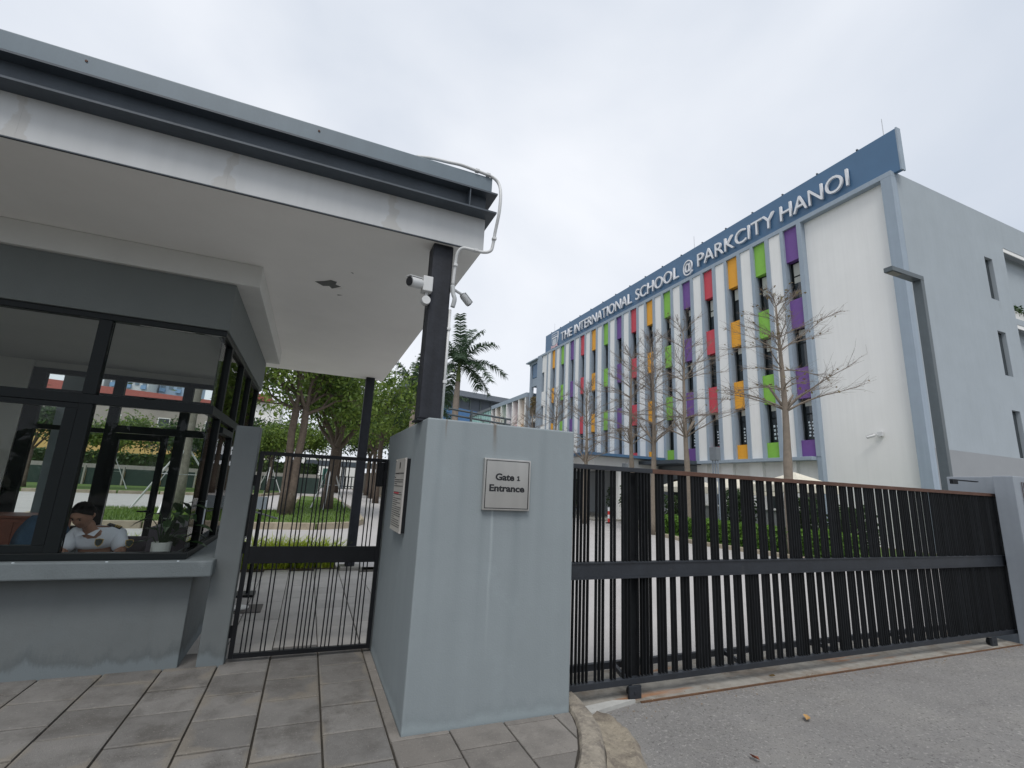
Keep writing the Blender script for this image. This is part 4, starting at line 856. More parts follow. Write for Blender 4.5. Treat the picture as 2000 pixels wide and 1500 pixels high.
# notice board on the pillar's left face
nb = thing('notice_board', 'tall notice with rows of small print on the left face of the broad pillar', 'sign', (.73, 4.18, 1.5))
B(.722,.751,3.955,4.40,1.20,1.79).build('backing', BLACK, nb, bevel=.003); B(.708,.7215,3.95,4.41,1.195,1.795).build('sheet', mat('notice_pale', (.46,.44,.42), .35, .08, 5), nb, bevel=.002)
mb = MB(); rg = random.Random(8)
MB().extr([(.7070,4.18+.035*a,1.735+.035*b) for a,b in ((-.6,.8),(.6,.8),(.6,-.3),(0,-.9),(-.6,-.3))], (-.0012,0,0)).build('crest', INK, nb)
for k in range(26):
    z = 1.665-k*.0172
    if k in (1, 7, 8): continue
    y = 4.385
    while y > 3.99:
        L = rg.uniform(.012,.05); y2 = y-L
        if y2 < 3.975: break
        mb.box(.7065,.7079,y2,y,z,z+.0055+(.004 if k in (0,2) else 0)); y = y2-rg.uniform(.006,.014)
        if rg.random() < .08: break
o = mb.build('print', INK, nb); o['kind'] = 'stuff'
B(.7066,.7079,4.13,4.38,1.50,1.512).build('red_line', REDP, nb)
for yy in (3.968,4.392):
    for zz in (1.205,1.785): MB().tube([(.703,yy,zz),(.709,yy,zz)], .007, 8).build('screw', CHROME, nb)
# side gate
sg = thing('side_gate', 'black steel pedestrian gate with thin vertical bars and a solid mid panel', 'gate', (.13, 5.1, 0))
Yg = 5.10
B(-.458,-.420,Yg-.02,Yg+.02,.03,1.822).build('stile', BLACK, sg, bevel=.002); B(.700,.737,Yg-.02,Yg+.02,.03,1.822).build('stile', BLACK, sg, bevel=.002)
B(-.4195,.6995,Yg-.019,Yg+.019,.03,.066).build('rail', BLACK, sg); B(-.4195,.6995,Yg-.019,Yg+.019,1.787,1.822).build('rail', BLACK, sg)
B(-.4195,.6995,Yg-.017,Yg+.017,.812,.958).build('mid_panel', BLACK, sg)
bm_ = B(-.0055,.0055,-.0055,.0055,-.3725,.3725).mesh('bar', BLACK); bm2 = B(-.0055,.0055,-.0055,.0055,-.414,.414).mesh('bar_long', BLACK)
PB = [-.37,-.333,-.295,-.212,-.178,-.095,-.056,-.022,.065,.099,.134,.168,.205,.292,.326,.361,.443,.480,.561,.597,.634]
for x in PB:
    if x not in (-.095,): inst('bar', bm_, (x,Yg,.4395), sg)
    if x not in (.443,.480): inst('bar', bm2, (x,Yg,1.3725), sg)
B(.640,.699,Yg-.03,Yg+.05,1.54,1.785).build('lock_box', BLACK, sg, bevel=.004)
for z in (.25,.95,1.55): MB().tube([(-.466,Yg-.02,z-.05),(-.466,Yg-.02,z+.05)], .010, 8).build('hinge', BLACK, sg)
B(-.475,-.462,Yg-.02,Yg+.03,1.05,1.42).build('latch_plate', BLACK, sg)
# things inside the side gate
st = thing('post_stand', 'black thin post on a flat square base standing behind the side gate', 'stand', (-.60,7.72,0))
B(-.78,-.485,7.57,7.85,0,.03).build('base', BLACK, st, bevel=.004); MB().tube([(-.585,7.72,.03),(-.585,7.72,1.12)], .018, 8).build('pole', BLACK, st)
B(-.80,-.50,7.71,7.73,1.13,1.30).build('panel', PAPER, st); 
MB().tube([(-.80,7.70,1.14),(-.34,7.55,1.02)], .012, 6).build('rod', SILV, st)
mt = thing('floor_mat', 'grey brown mat lying on the paving inside the side gate', 'mat', (-.45,6.94,0)); B(-.75,-.335,6.74,7.13,.001,.012).build('mat', mat('mat_grey', (.13,.12,.11), 1, .2, 60), mt, bevel=.004)
dsh = thing('round_plate', 'white round plastic disc lying on the mat inside the side gate', 'plate', (-.58,6.93,.012)); MB().lathe((-.60,6.93,.012), [(.10,0),(.115,.006),(.118,.02),(.10,.022)], 20).build('disc', mat('plastic_white', (.75,.75,.73), .4, .02), dsh)

# ================================================================== SLIDING GATE
sl = thing('sliding_gate', 'wide black steel sliding gate of closely grouped upright flat bars with a rusty top rail', 'gate', (5.6, 3.75, -.12))
X0, X1 = 1.90, 9.12; GY = 3.752
bar = B(-.0035,.0035,-.019,.019,-.4035,.4035).mesh('gate_bar', GATEB); bar2 = B(-.0035,.0035,-.019,.019,-.3975,.3975).mesh('gate_bar_upper', GATEB)
k = 0; base_x = 2.183-.669
while base_x < X1:
    for n_, off in ((5,0),(3,.229),(2,.385),(3,.509)):
        for j in range(n_):
            x = base_x+off+.036*j+rr.uniform(-.0015,.0015)
            if X0+.02 < x < X1-.03:
                inst('bar', bar, (x,GY,.4515), sl, (0,0,rr.uniform(-.04,.04))); inst('bar', bar2, (x,GY,1.3925), sl, (0,0,rr.uniform(-.04,.04)))
    base_x += .669
B(X0,X1,GY-.028,GY+.028,-.004,.044).build('bottom_rail', GATER, sl, bevel=.002)
B(X0,X1,GY-.040,GY+.030,.856,.868).build('flange', GATER, sl); B(X0,X1,GY-.040,GY+.030,.983,.994).build('flange', GATER, sl); B(X0,X1,GY-.032,GY-.022,.8685,.9825).build('mid_panel', GATER, sl)
B(X0,3.02,GY-.026,GY+.026,1.791,1.832).build('top_rail', GATER, sl, bevel=.002); B(3.0205,X1,GY-.026,GY+.026,1.791,1.832).build('top_rail', RUST, sl, bevel=.002)['label'] = 'rusty stretch of the top rail'
B(X1-.028,X1,GY-.026,GY+.026,.0445,1.7905).build('end_post', GATEB, sl)
B(2.82,2.90,GY+.06,GY+.20,.0,1.79).build('back_post', GATEB, sl); 
B(X0,X1,4.03,4.07,.02,.075).build('back_rail', GATER, sl)
for x in (2.70,4.05,5.4,6.75,8.1): MB().obox(((x+.05),(GY+4.05)/2,.05), ((.3,1,0),(1,-.3,0),(0,0,1)), (.15,.015,.02)).build('brace', GATER, sl)
for x in (2.78, 8.40):
    wh = B(x-.062,x+.062,GY-.055,GY-.028,-.108,-.006).build('wheel_housing', GATER, sl, bevel=.003)
    MB().tube([(x,GY-.02,-.062),(x,GY+.02,-.062)], .042, 16).build('wheel', BLACK, sl); MB().tube([(x,GY-.06,-.058),(x,GY-.055,-.058)], .012, 8).build('axle', GATER, wh)
# receiving pillar on the right
rp = thing('right_gate_pillar', 'pale grey rendered pillar at the right end of the sliding gate', 'wall', (9.4,3.6,0))
RP = mat('right_pillar_paint', (.27,.30,.335), .75, .06, 4, .12, 60, streak=.08, dirt=((.25,.28,.32), .50, 4.5, .5))
B(8.93,10.2,3.455,3.675,-.2,2.075).build('body', RP, rp, bevel=.008); B(9.125,10.2,3.677,4.3,-.2,2.074).build('body', RP, rp, bevel=.008)
B(8.30,8.945,3.84,3.88,1.985,2.0).build('stop_bar', BLACK, rp); B(8.30,8.42,3.84,3.88,1.935,1.984).build('guide_roller', BLACK, rp)
mz = thing('mesh_sign', 'small dark lattice panel at the right edge of the picture on the right pillar', 'panel', (9.5,3.44,1.9))
mb = MB()
for k in range(9): mb.tube([(9.10+k*.05,3.443,1.55),(9.10+k*.05,3.443,2.0)], .004, 4); mb.tube([(9.10,3.439,1.55+k*.055),(9.50,3.439,1.55+k*.055)], .004, 4)
mb.build('lattice', mat('brown_metal', (.08,.05,.05), .6, .1), mz)

# ================================================================== STREET LAMP
lp = thing('street_lamp', 'dark grey square street lamp with a flat bent arm rising behind the sliding gate', 'street lamp', (10.79,5.08,-.1))
lx, ly, lz = 10.735, 5.0, 6.02
B(lx,lx+.105,ly+.002,ly+.155,-.3,lz).build('pole', LAMPG, lp, bevel=.005)
B(9.83,lx+.105,ly,ly+.157,lz+.001,lz+.095).build('arm', LAMPG, lp, bevel=.005)
B(9.87,10.16,ly+.025,ly+.132,lz-.008,lz).build('lens', mat('lamp_lens', (.16,.15,.12), .3, .1), lp)

# ================================================================== SCHOOL
sch = thing('school_building', 'white school block with coloured panels between blue grey fins and a blue roof sign', 'school', (20,26,-.1))
S = 20.0; TOP = 14.78
def sb(n, x0,x1,y0,y1,z0,z1, m, bevel=0.0, par=None): return B(x0,x1,y0,y1,z0,z1).build(n, m, par or sch, bevel=bevel)
sb('corner_pier', S, S+.35, 9.80, 10.20, -.2, 14.56, SFIN, .01)
sb('roof_beam', S, S+.5, 9.80, 42.35, 14.561, TOP, SFIN, .01)
sb('white_wall', S+.28, S+.5, 10.201, 13.70, -.2, 14.56, SWHITE)
CH = [PURP, GREEN, ORNG, REDP]
PZ = [(3.505,4.25),(6.14,7.56),(9.50,10.90),(12.87,14.56)]; WZ = [(4.25,6.14),(7.56,9.50),(10.90,12.87)]
fin_n = B(0,.30,0,.215,0,11.06).mesh('fin', SFIN); fin_f = B(0,.30,0,.175,0,11.06).mesh('fin_far', SFIN); wp = B(0,.30,0,.64,0,11.06).mesh('white_panel', SWHITE)
pan = {}
def shared(key, f):
    if key not in pan: pan[key] = f()
    return pan[key]
rg = random.Random(21)
def window(y, z0, z1, k, li, width=.715):
    """window frame with pane, transom and blind; frame origin = bottom near corner"""
    h = z1-z0
    def fm():
        mb = MB(); mb.box(0,.05,0,.06,0,h); mb.box(0,.05,width-.12,width,0,h); mb.box(0,.05,.0605,width-.1205,0,.06); mb.box(0,.05,.0605,width-.1205,h-.06,h); mb.box(0,.05,.0605,width-.1205,h*.62,h*.62+.06)
        return mb.mesh('window', FRAME)
    f = inst('window', shared(('w',round(h,2),width), fm), (S+.40,y,z0), sch)
    inst('pane', shared(('p',round(h,2),width), lambda: B(.02,.03,.06,width-.12,.06,h-.06).mesh('pane', DGLASS)), (S+.40,y,z0), f)
    drop = rg.choice([.28,.3,.35,.62,.75,.55,.0,.9]) if not (k < 5 and li == 0) else rg.uniform(.22,.34)
    if drop > 0: inst('blind', shared(('b',drop if drop in (.28,.3,.35,.62,.75,.55,.9) else round(drop,2)), lambda: B(.012,.0195,.062,width-.122,-drop*1.1,0).mesh('blind', BLIND)), (S+.40,y,z1-.061), f)
    return f
for k in range(15):
    b0 = 13.70+1.754*k
    inst('fin', fin_n, (S,b0,3.505), sch); inst('fin', fin_f, (S,b0+.93,3.505), sch)
    inst('white_panel', wp, (S+.05,b0+1.108,3.505), sch)
    m = CH[k % 4]
    for (z0,z1) in PZ: inst('coloured_panel', shared((m.name,z0), lambda: B(0,.30,0,.713,0,z1-z0).mesh('coloured_panel', m)), (S+.12,b0+.216,z0), sch)
    for li,(z0,z1) in enumerate(WZ):
        f = window(b0+.216, z0, z1, k, li, .713)
        if li == 0 and k < 12 and k not in (5,9):       # paper cut-outs stuck inside the lowest windows
            mb = MB(); big = (k % 4 == 1)
            for r_ in range(4 if big else 5):
                for c_ in range(3):
                    cy = .13+c_*.17+rg.uniform(-.02,.02); czz = .22+r_*(.20 if big else .155)+rg.uniform(-.02,.02); s_ = .062 if big else .05
                    if cy > .54: continue
                    n_ = 4 if big else 6; mb.extr([(.016,cy+s_*cos(2*pi*q/n_+.7)*1.1,czz+s_*sin(2*pi*q/n_+.7)*(1.25 if big else 1)) for q in range(n_)], (.002,0,0))
            o = bpy.data.objects.new('paper_cutouts', mb.mesh('paper_cutouts', PAPER)); COL.objects.link(o); o.parent = f
sb('end_fin', S, S+.3, 40.01, 40.20, 3.505, 14.56, SFIN)
sb('first_fin_foot', S+.02, S+.3, 13.70, 13.915, -.2, 3.504, SFIN)
# last bay with white panels
for (z0,z1) in PZ: sb('white_panel', S+.10, S+.4, 40.21, 41.35, z0, z1, SWHITE)
for li,(z0,z1) in enumerate(WZ): window(40.9, z0, z1, 20, li, .45); sb('white_panel', S+.10, S+.4, 40.21, 40.89, z0, z1, SWHITE)
sb('end_pier', S, S+.4, 41.36, 42.35, -.2, 14.56, SFIN)
sb('core_wall', S+.46, S+14, 10.21, 42.30, -.2, 14.50, SSIDE)
# ground floor
sb('ledge', S-.28, S+.3, 13.93, 20.6, 3.34, 3.50, SFIN, .01)
for k in range(4):
    y = 13.92+1.754*k; sb('pilaster', S+.06, S+.3, y+1.0, y+1.75, -.2, 3.339, SWHITE); sb('lower_wall', S+.24, S+.45, y, y+.999, 2.35, 3.339, SWHITE)
    f = sb('window', S+.30, S+.36, y+.02, y+.98, .9, 2.34, FRAME); sb('pane', S+.285, S+.299, y+.09, y+.91, .98, 2.27, DGLASS, par=f); sb('lower_wall', S+.24, S+.45, y, y+.999, -.2, .89, SWHITE)
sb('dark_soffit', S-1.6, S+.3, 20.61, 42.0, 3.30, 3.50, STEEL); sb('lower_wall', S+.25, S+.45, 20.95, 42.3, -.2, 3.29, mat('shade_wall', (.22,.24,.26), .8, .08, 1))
for k in range(8): y = 22+2.4*k; f = sb('window', S+.18, S+.245, y, y+1.1, .2, 2.5, FRAME); sb('pane', S+.165, S+.179, y+.07, y+1.03, .27, 2.43, DGLASS, par=f)
# side wall (faces the street) with slit windows and balconies
sy = 9.80
def side(n, x0,x1,z0,z1,m=SSIDE): return sb(n, x0,x1,sy+.001,sy+.40,z0,z1,m)
SLX0, SLX1 = 26.17, 26.82; BXX = 27.97
SL = [(3.70,5.65),(7.12,9.08),(10.54,12.52)]; BO = [(3.0,6.25),(6.45,9.68),(9.95,13.38)]
side('side_wall', S+.351, SLX0, 3.67, TOP)
side('side_wall', SLX1, BXX, 3.67, TOP); side('side_wall', BXX, 44, 13.38, TOP)
z = 3.67
for a, b_ in SL: side('side_wall', SLX0, SLX1, z, a); z = b_
side('side_wall', SLX0, SLX1, z, TOP)
side('side_wall', BXX, 44, 9.68, 9.95); side('side_wall', BXX, 44, 6.25, 6.45)
side('plinth_band', S+.351, 44, -.2, 3.669, SBAND)
for a, b_ in SL:
    f = sb('window', SLX0, SLX1, sy+.15, sy+.21, a, b_, FRAME); sb('pane', SLX0+.06, SLX1-.06, sy+.135, sy+.149, a+.06, b_-.06, DGLASS, par=f)
BALW = mat('balcony_white', (.66,.66,.64), .8, .04, 1)
for i_, (a, b_) in enumerate(BO[1:]):
    sb('balcony_floor', BXX, 44, sy+.401, sy+3.2, a-.26, a-.001, BALW); sb('balcony_ceiling', BXX, 44, sy+.05, sy+3.2, b_+.001, b_+.12, BALW)
    sb('balcony_wall', BXX-.01, BXX, sy+.05, sy+3.2, a, b_, BALW)
    sb('planter', BXX+.01, 44, sy+.06, sy+.38, a, a+.42, BALW)
    mb = MB(); 
    for q in range(1500): leaf(mb, (rg.uniform(BXX+.05,34), sy+rg.uniform(.0,.4), a+.40+rg.uniform(-.1,.42)*rg.random()**.4), rg, .16, rg.random())
    o = mb.build('planter_foliage', LEAFD, sch); o['kind'] = 'stuff'
sb('lintel_trim', BXX+.01, 44, sy+.02, sy+.06, 13.20, 13.38, SWHITE); sb('lintel_trim', BXX+.01, 44, sy+.02, sy+.06, 9.50, 9.68, SWHITE)
# wall camera on the white wall
cctv('security_camera', 'tiny white camera fixed to the blank white wall of the school', True, (20.22,11.42,4.28), (20.10,11.55,4.24), (19.98,11.80,4.16), .06, (.06,.09,.09))
# roof sign
sg2 = sb('sign_board', S+.22, S+.40, 9.56, 41.05, TOP-.06, 16.63, SIGNB, .01)
sb('sign_edge', S+.215, S+.47, 9.50, 9.558, TOP-.06, 16.66, SFIN)
for k in range(17): sb('bracket', S+.2, S+.42, 11.0+1.8*k, 11.06+1.8*k, 16.631, 16.70, STEEL)
RT, UP = (0,-1,0), (0,0,1)
WT = -.001
for wd, ya, yb_ in (('THE',37.58,35.58),('INTERNATIONAL',35.10,26.86),('SCHOOL',26.36,21.98),('@',21.53,20.75),('PARKCITY',20.32,15.06),('HANOI',14.74,11.42)):
    letters(wd, ya-yb_, .80 if wd != '@' else .74, .10, WT, ((S+.155,ya,15.17),RT,UP), sg2, LETT)
# school crest (plain shield with bars over a ribbon)
def flat(pts, x, d, m, n='crest'): MB().extr([(x,p[0],p[1]) for p in pts], (d,0,0)).build(n, m, sg2)
yc, zc = 38.93, 15.72
SH = [(-.62,.66),(.62,.66),(.60,-.05),(.48,-.42),(.25,-.66),(0,-.78),(-.25,-.66),(-.48,-.42),(-.60,-.05)]
flat([(yc+a,zc+b) for a,b in SH], S+.13, .09, LETT); flat([(yc+a*.88,zc+b*.90) for a,b in SH], S+.118, .010, SIGNB)
flat([(yc-.42,zc+.42),(yc+.42,zc+.42),(yc+.42,zc+.36),(yc-.42,zc+.36)], S+.108, .009, LETT); flat([(yc-.53,zc+.24),(yc+.53,zc+.24),(yc+.53,zc+.12),(yc-.53,zc+.12)], S+.108, .009, LETT)
flat([(yc-.36,zc+.04),(yc+.36,zc+.04),(yc+.36,zc-.5),(yc,zc-.64),(yc-.36,zc-.5)], S+.108, .009, mat('crest_grey', (.55,.58,.63), .6, .05))
RIB = mat('ribbon_rose', (.62,.42,.45), .6, .15, 14)
flat([(yc+.66,zc-.50),(yc+.35,zc-.62),(yc,zc-.66),(yc-.35,zc-.62),(yc-.66,zc-.50),(yc-.60,zc-.70),(yc-.70,zc-.86),(yc-.3,zc-.80),(yc,zc-.88),(yc+.3,zc-.80),(yc+.70,zc-.86),(yc+.60,zc-.70)], S+.095, .012, RIB)
# lightning rods on the roof
for (x,y,z) in ((20.6,10.15,14.8),(20.6,21.05,14.8),(20.6,39.9,14.8)):
    sb('lightning_rod', x, x+.02, y, y+.02, z, z+2.9, SILV)
# end block with blue panel
eb = thing('end_block', 'slim blue grey stair block with a blue panel at the far end of the school', 'building', (21,43.4,-.1))
for a in ((S+.15,S+2.5,42.351,44.6,14.25,14.5,SFIN),(S+.2,S+.5,44.1,44.5,-.2,14.249,SFIN),(S+2.2,S+2.5,44.1,44.5,-.2,14.249,SWHITE),(S+.3,S+2.5,42.36,44.09,11.9,12.75,SFIN),(S+.3,S+2.5,42.36,44.09,8.2,8.6,SWHITE),(S+.35,S+2.4,42.36,44.09,8.61,9.5,SFIN),(S+.3,S+2.5,42.36,44.09,4.6,5.1,SWHITE),(S+.3,S+2.5,42.36,44.09,-.2,1.4,SFIN)):
    B(*a[:6]).build('frame', a[6], eb)
B(S+.28,S+.42,42.5,43.95,12.80,14.24).build('blue_panel', SIGNB, eb); B(S-.15,S+2.6,42.2,44.9,14.501,14.62).build('roof_slab', SFIN, eb)
mb = MB(); rg = random.Random(31)
for q in range(1400): leaf(mb, (S+.3+rg.uniform(-.25,.4), rg.uniform(42.4,44.0), 9.9+rg.uniform(-.9,.9)), rg, .2, rg.random())
mb.build('climbing_plant', DRYL, eb)
# lower wing with pastel bays
wg = thing('pastel_wing', 'lower school wing with pastel bays between white fins under a blue grey band', 'building', (21,50,-.1))
B(S,S+4,44.8,55.45,10.98,11.45).build('roof_band', SFIN, wg); B(S+.05,S+4,44.80,44.95,-.2,10.979,mat('wing_end',(.27,.32,.36),.8,.05,1)) if False else B(S+.06,S+4,44.81,44.96,-.2,10.979).build('end_wall', SBAND, wg)
PC = [(.72,.42,.18),(.66,.36,.38),(.46,.38,.56),(.28,.52,.36),(.68,.40,.18),(.52,.30,.38)]
for k in range(6):
    y = 44.97+1.755*k; B(S+.02,S+1.2,y,y+.22,-.2,10.979).build('fin', SWHITE, wg)
    B(S+.75,S+1.3,y+.221,y+1.754,-.2,10.979).build('bay_wall', mat('pastel_%d'%k, PC[k], .8, .05, 2), wg)
    B(S+.35,S+.6,y+.221,y+1.754,-.2,8.3).build('bay_front', mat('pastel_pale_%d'%k, tuple(.62*.25+c*.75 for c in PC[k]), .8, .04, 2), wg)
B(S+.02,S+1.2,55.25,55.45,-.2,10.979).build('fin', SWHITE, wg)
tw = thing('turquoise_wing', 'far wing with turquoise upright louvres below a dark roof edge', 'building', (21,60,-.1))
B(S-.1,S+4,55.5,64.2,10.95,11.3).build('roof_edge', LAMPG, tw); TQ = mat('turquoise', (.33,.56,.53), .5, .1, 2)
for k in range(9): B(S,S+.12,55.6+k*.95,56.35+k*.95,-.2,10.94).build('louvre', TQ, tw)
B(S+.2,S+4,55.5,64.1,-.2,10.93).build('wall', LAMPG, tw)
hall = thing('sports_hall', 'large dark hall with a slanted roof and a blue end far behind the palm', 'building', (32,92,-.1))
DH = mat('hall_dark', (.075,.09,.115), .6, .15, .4); B(18,60,90,110,-.3,18.6).build('wall', DH, hall); MB().extr([(14,88.5,20.3),(62,88.5,18.0),(62,88.5,17.0),(14,88.5,19.2)], (0,22,0)).build('roof', mat('hall_roof', (.13,.15,.18), .5, .1), hall)
for k in range(10): B(19+k*2.2,19.2+k*2.2,89.8,89.99,-.3,18.6).build('rib', LAMPG, hall)
MB().extr([(21.5,89.5,16.8),(30,89.5,15.9),(36,89.5,13),(30,89.5,9),(21.5,89.5,9)], (0,.28,0)).build('blue_panel', mat('hall_blue', (.05,.14,.30), .5, .05), hall)

# ================================================================== PORCH, PARASOLS, SCHOOLYARD
po = thing('entrance_porch', 'flat roofed white porch on square columns in front of the school', 'porch', (17.2,28,-.1))
PY = 24.0
B(15.2,19.9,PY,33.5,3.05,3.62).build('roof_beam', SWHITE, po, bevel=.02); B(14.5,19.95,PY-.6,34.2,3.63,3.78).build('roof_slab', SIGNB, po); B(14.9,19.9,PY-.3,33.8,3.621,3.629).build('soffit', SBAND, po)
for X, YY in ((16.95,PY+.02),(19.55,PY+.02),(16.95,32.9),(15.3,32.9)): B(X,X+.42,YY,YY+.42,-.1,3.049).build('column', SWHITE, po, bevel=.01)
B(15.0,19.9,PY-.4,34,-.06,.06).build('step', CONC, po)
for k in range(5): f = B(19.86,19.92,PY+1.2+1.7*k,PY+2.3+1.7*k,.1,2.6).build('window', FRAME, po)
B(19.8,19.85,PY+.8,33,.061,3.04).build('back_wall', SBAND, po)
UMB = mat('parasol_cream', (.70,.66,.55), .8, .05, 2)
def parasol(x, y, z, label, w=1.5):
    t = thing('parasol', label, 'parasol', (x,y,0), 'cream parasols behind the hedge')
    mb = MB(); P = [(x-w,y-w,z),(x+w,y-w,z),(x+w,y+w,z),(x-w,y+w,z),(x,y,z+.48)]; mb.add(P, [(0,1,4),(1,2,4),(2,3,4),(3,0,4)])
    Q = [(p[0],p[1],z-.24) for p in P[:4]]; mb.add(P[:4]+Q, [(0,4,5,1),(1,5,6,2),(2,6,7,3),(3,7,4,0)]); mb.build('canopy', UMB, t)
    MB().tube([(x,y,0),(x,y,z+.46)], .03, 8).build('pole', BLACK, t); MB().lathe((x,y,.06), [(.3,0),(.3,.06),(.08,.1)], 14).build('base', CONC, t)
    return t
parasol(16.0,12.0,2.12,'cream parasol in front of the near end of the school, nearest to the gate',1.0); parasol(16.4,14.9,1.98,'cream parasol standing next after the nearest one behind the hedge', 1.15); parasol(17.0,18.2,1.98,'farthest cream parasol, nearest to the white porch', 1.1)
# garden bench table sets are hidden; steps and low wall
lw = thing('low_wall', 'long pale stepped wall in front of the school ground floor behind the hedge', 'wall', (18.6,18,0)); B(18.5,18.8,14.5,23.4,-.1,1.15).build('wall', SBAND, lw, bevel=.02); B(18.45,18.85,14.5,23.4,1.151,1.22).build('coping', SWHITE, lw)
# hedge
def hedge(name, label, x0,x1,y0,y1,z0,z1,n,size=.085,lm=LEAFH, cat='hedge'):
    rg = random.Random(int(x0*10+y0)); t = thing(name, label, cat, ((x0+x1)/2,(y0+y1)/2,z0)); mb = MB()
    for q in range(n):
        f = rg.random(); 
        if f < .35: p = (rg.uniform(x0,x1), rg.uniform(y0,y1), z1+rg.gauss(0,.03))
        elif f < .75: p = (x0+rg.gauss(0,.04)+.03*sin(7*y0), rg.uniform(y0,y1), rg.uniform(z0,z1))
        elif f < .9: p = (rg.uniform(x0,x1), y0+rg.gauss(0,.04), rg.uniform(z0,z1))
        else: p = (x1+rg.gauss(0,.04), rg.uniform(y0,y1), rg.uniform(z0,z1))
        leaf(mb, p, rg, size, min(1,max(0,(p[2]-z0)/(z1-z0)*.3+rg.uniform(0,.7))), .55, .0)
    mb.build('foliage', lm, t); B(x0+.08,x1-.08,y0+.08,y1-.08,z0-.1,z1-.08).build('stems', mat('hedge_core', (.03,.045,.015), 1, .3, 12), t); return t
hedge('hedge', 'clipped green box hedge along the inner driveway, stretch nearest the gate', 13.25,14.1,8.8,11.0,.06,.72,9000)
hedge('hedge', 'clipped green box hedge along the inner driveway, middle stretch', 13.05,13.95,11.05,13.6,.06,.72,9000)
hedge('hedge', 'clipped green box hedge along the inner driveway, far stretch by the porch', 13.7,14.6,13.65,17.4,.06,.70,9000)
def shrub(x,y,h,r,label,seed,lm=LEAFD,n=1500,name='shrub'):
    rg = random.Random(seed); t = thing(name, label, 'shrub', (x,y,.05)); mb = MB(); sb_ = MB()
    for k in range(7): a = rg.uniform(0,6.28); sb_.tube([(x,y,.0),(x+r*.3*cos(a),y+r*.3*sin(a),h*.5),(x+r*.7*cos(a),y+r*.7*sin(a),h*rg.uniform(.7,1))], [.02,.012,.006], 5)
    sb_.build('stems', TWIG, t)
    for q in range(n):
        a = rg.uniform(0,6.28); u = rg.random()**.5; zz = rg.uniform(.12,1); rr_ = r*u*(1-.35*abs(zz-.6)); leaf(mb, (x+rr_*cos(a), y+rr_*sin(a), h*zz), rg, .16, rg.random())
    mb.build('foliage', lm, t)
for i_,(x,y,h,r,l) in enumerate(((15.2,9.6,1.5,.6,'loose dark shrub behind the near end of the hedge'),(15.0,13.6,1.9,.6,'tall dark shrub behind the middle of the hedge'),(16.2,10.6,1.3,.5,'small rounded shrub behind the near hedge beneath the parasol'),(15.6,17.6,1.6,.6,'dark shrub beside the far hedge'),(16.4,21.8,2.0,.8,'dark shrub in front of the porch'),(18.2,25.6,1.9,.9,'broad dark shrub beneath the porch roof'),(17.6,12.9,1.7,.6,'dark shrub against the school behind the near parasol'))):
    shrub(x,y,h,r,l,50+i_)
pot = thing('terracotta_pot', 'orange terracotta pot standing behind the clipped hedge', 'pot', (15.4,11.9,0)); MB().lathe((15.4,11.9,.08), [(.14,0),(.22,.35),(.25,.5),(.25,.56),(.2,.56)], 14).build('pot', mat('terracotta', (.40,.12,.05), .8, .1), pot, smooth=True)
# electricity cabinets on posts
for i_, (x,y,z,l) in enumerate(((14.0,13.75,2.95,'grey meter box on twin pipes by the second parasol'),(16.6,23.0,2.75,'grey meter box on twin pipes in front of the porch'))):
    t = thing('meter_box', l, 'meter box', (x,y,0)); B(x,x+.20,y-.16,y+.20,z,z+.50).build('box', LAMPG if False else mat('box_grey', (.17,.19,.21), .5, .1), t, bevel=.01)
    for q in range(3): MB().tube([(x+.1,y-.10+q*.12,-.1),(x+.1,y-.10+q*.12,z)], .025, 8).build('pipe', mat('pipe_grey', (.22,.26,.31), .5, .1), t)
# red white bollards
RW = mat('bollard_red', (.55,.035,.03), .5, .05)
for i_, (x,y,l) in enumerate(((12.6,22.5,'red and white bollard at the left end of the porch kerb, seen behind the gate'),(14.9,22.0,'red and white bollard right of the other bollard near the porch column'))):
    t = thing('bollard', l, 'bollard', (x,y,0), 'red and white bollards near the porch'); MB().lathe((x,y,-.05), [(.17,0),(.17,.05),(.06,.08)], 14).build('base', BLACK, t)
    for q in range(4): MB().tube([(x,y,.03+q*.19),(x,y,.03+(q+1)*.19-.001)], .055, 12).build('band', RW if q % 2 == 0 else LETT, t, smooth=False)

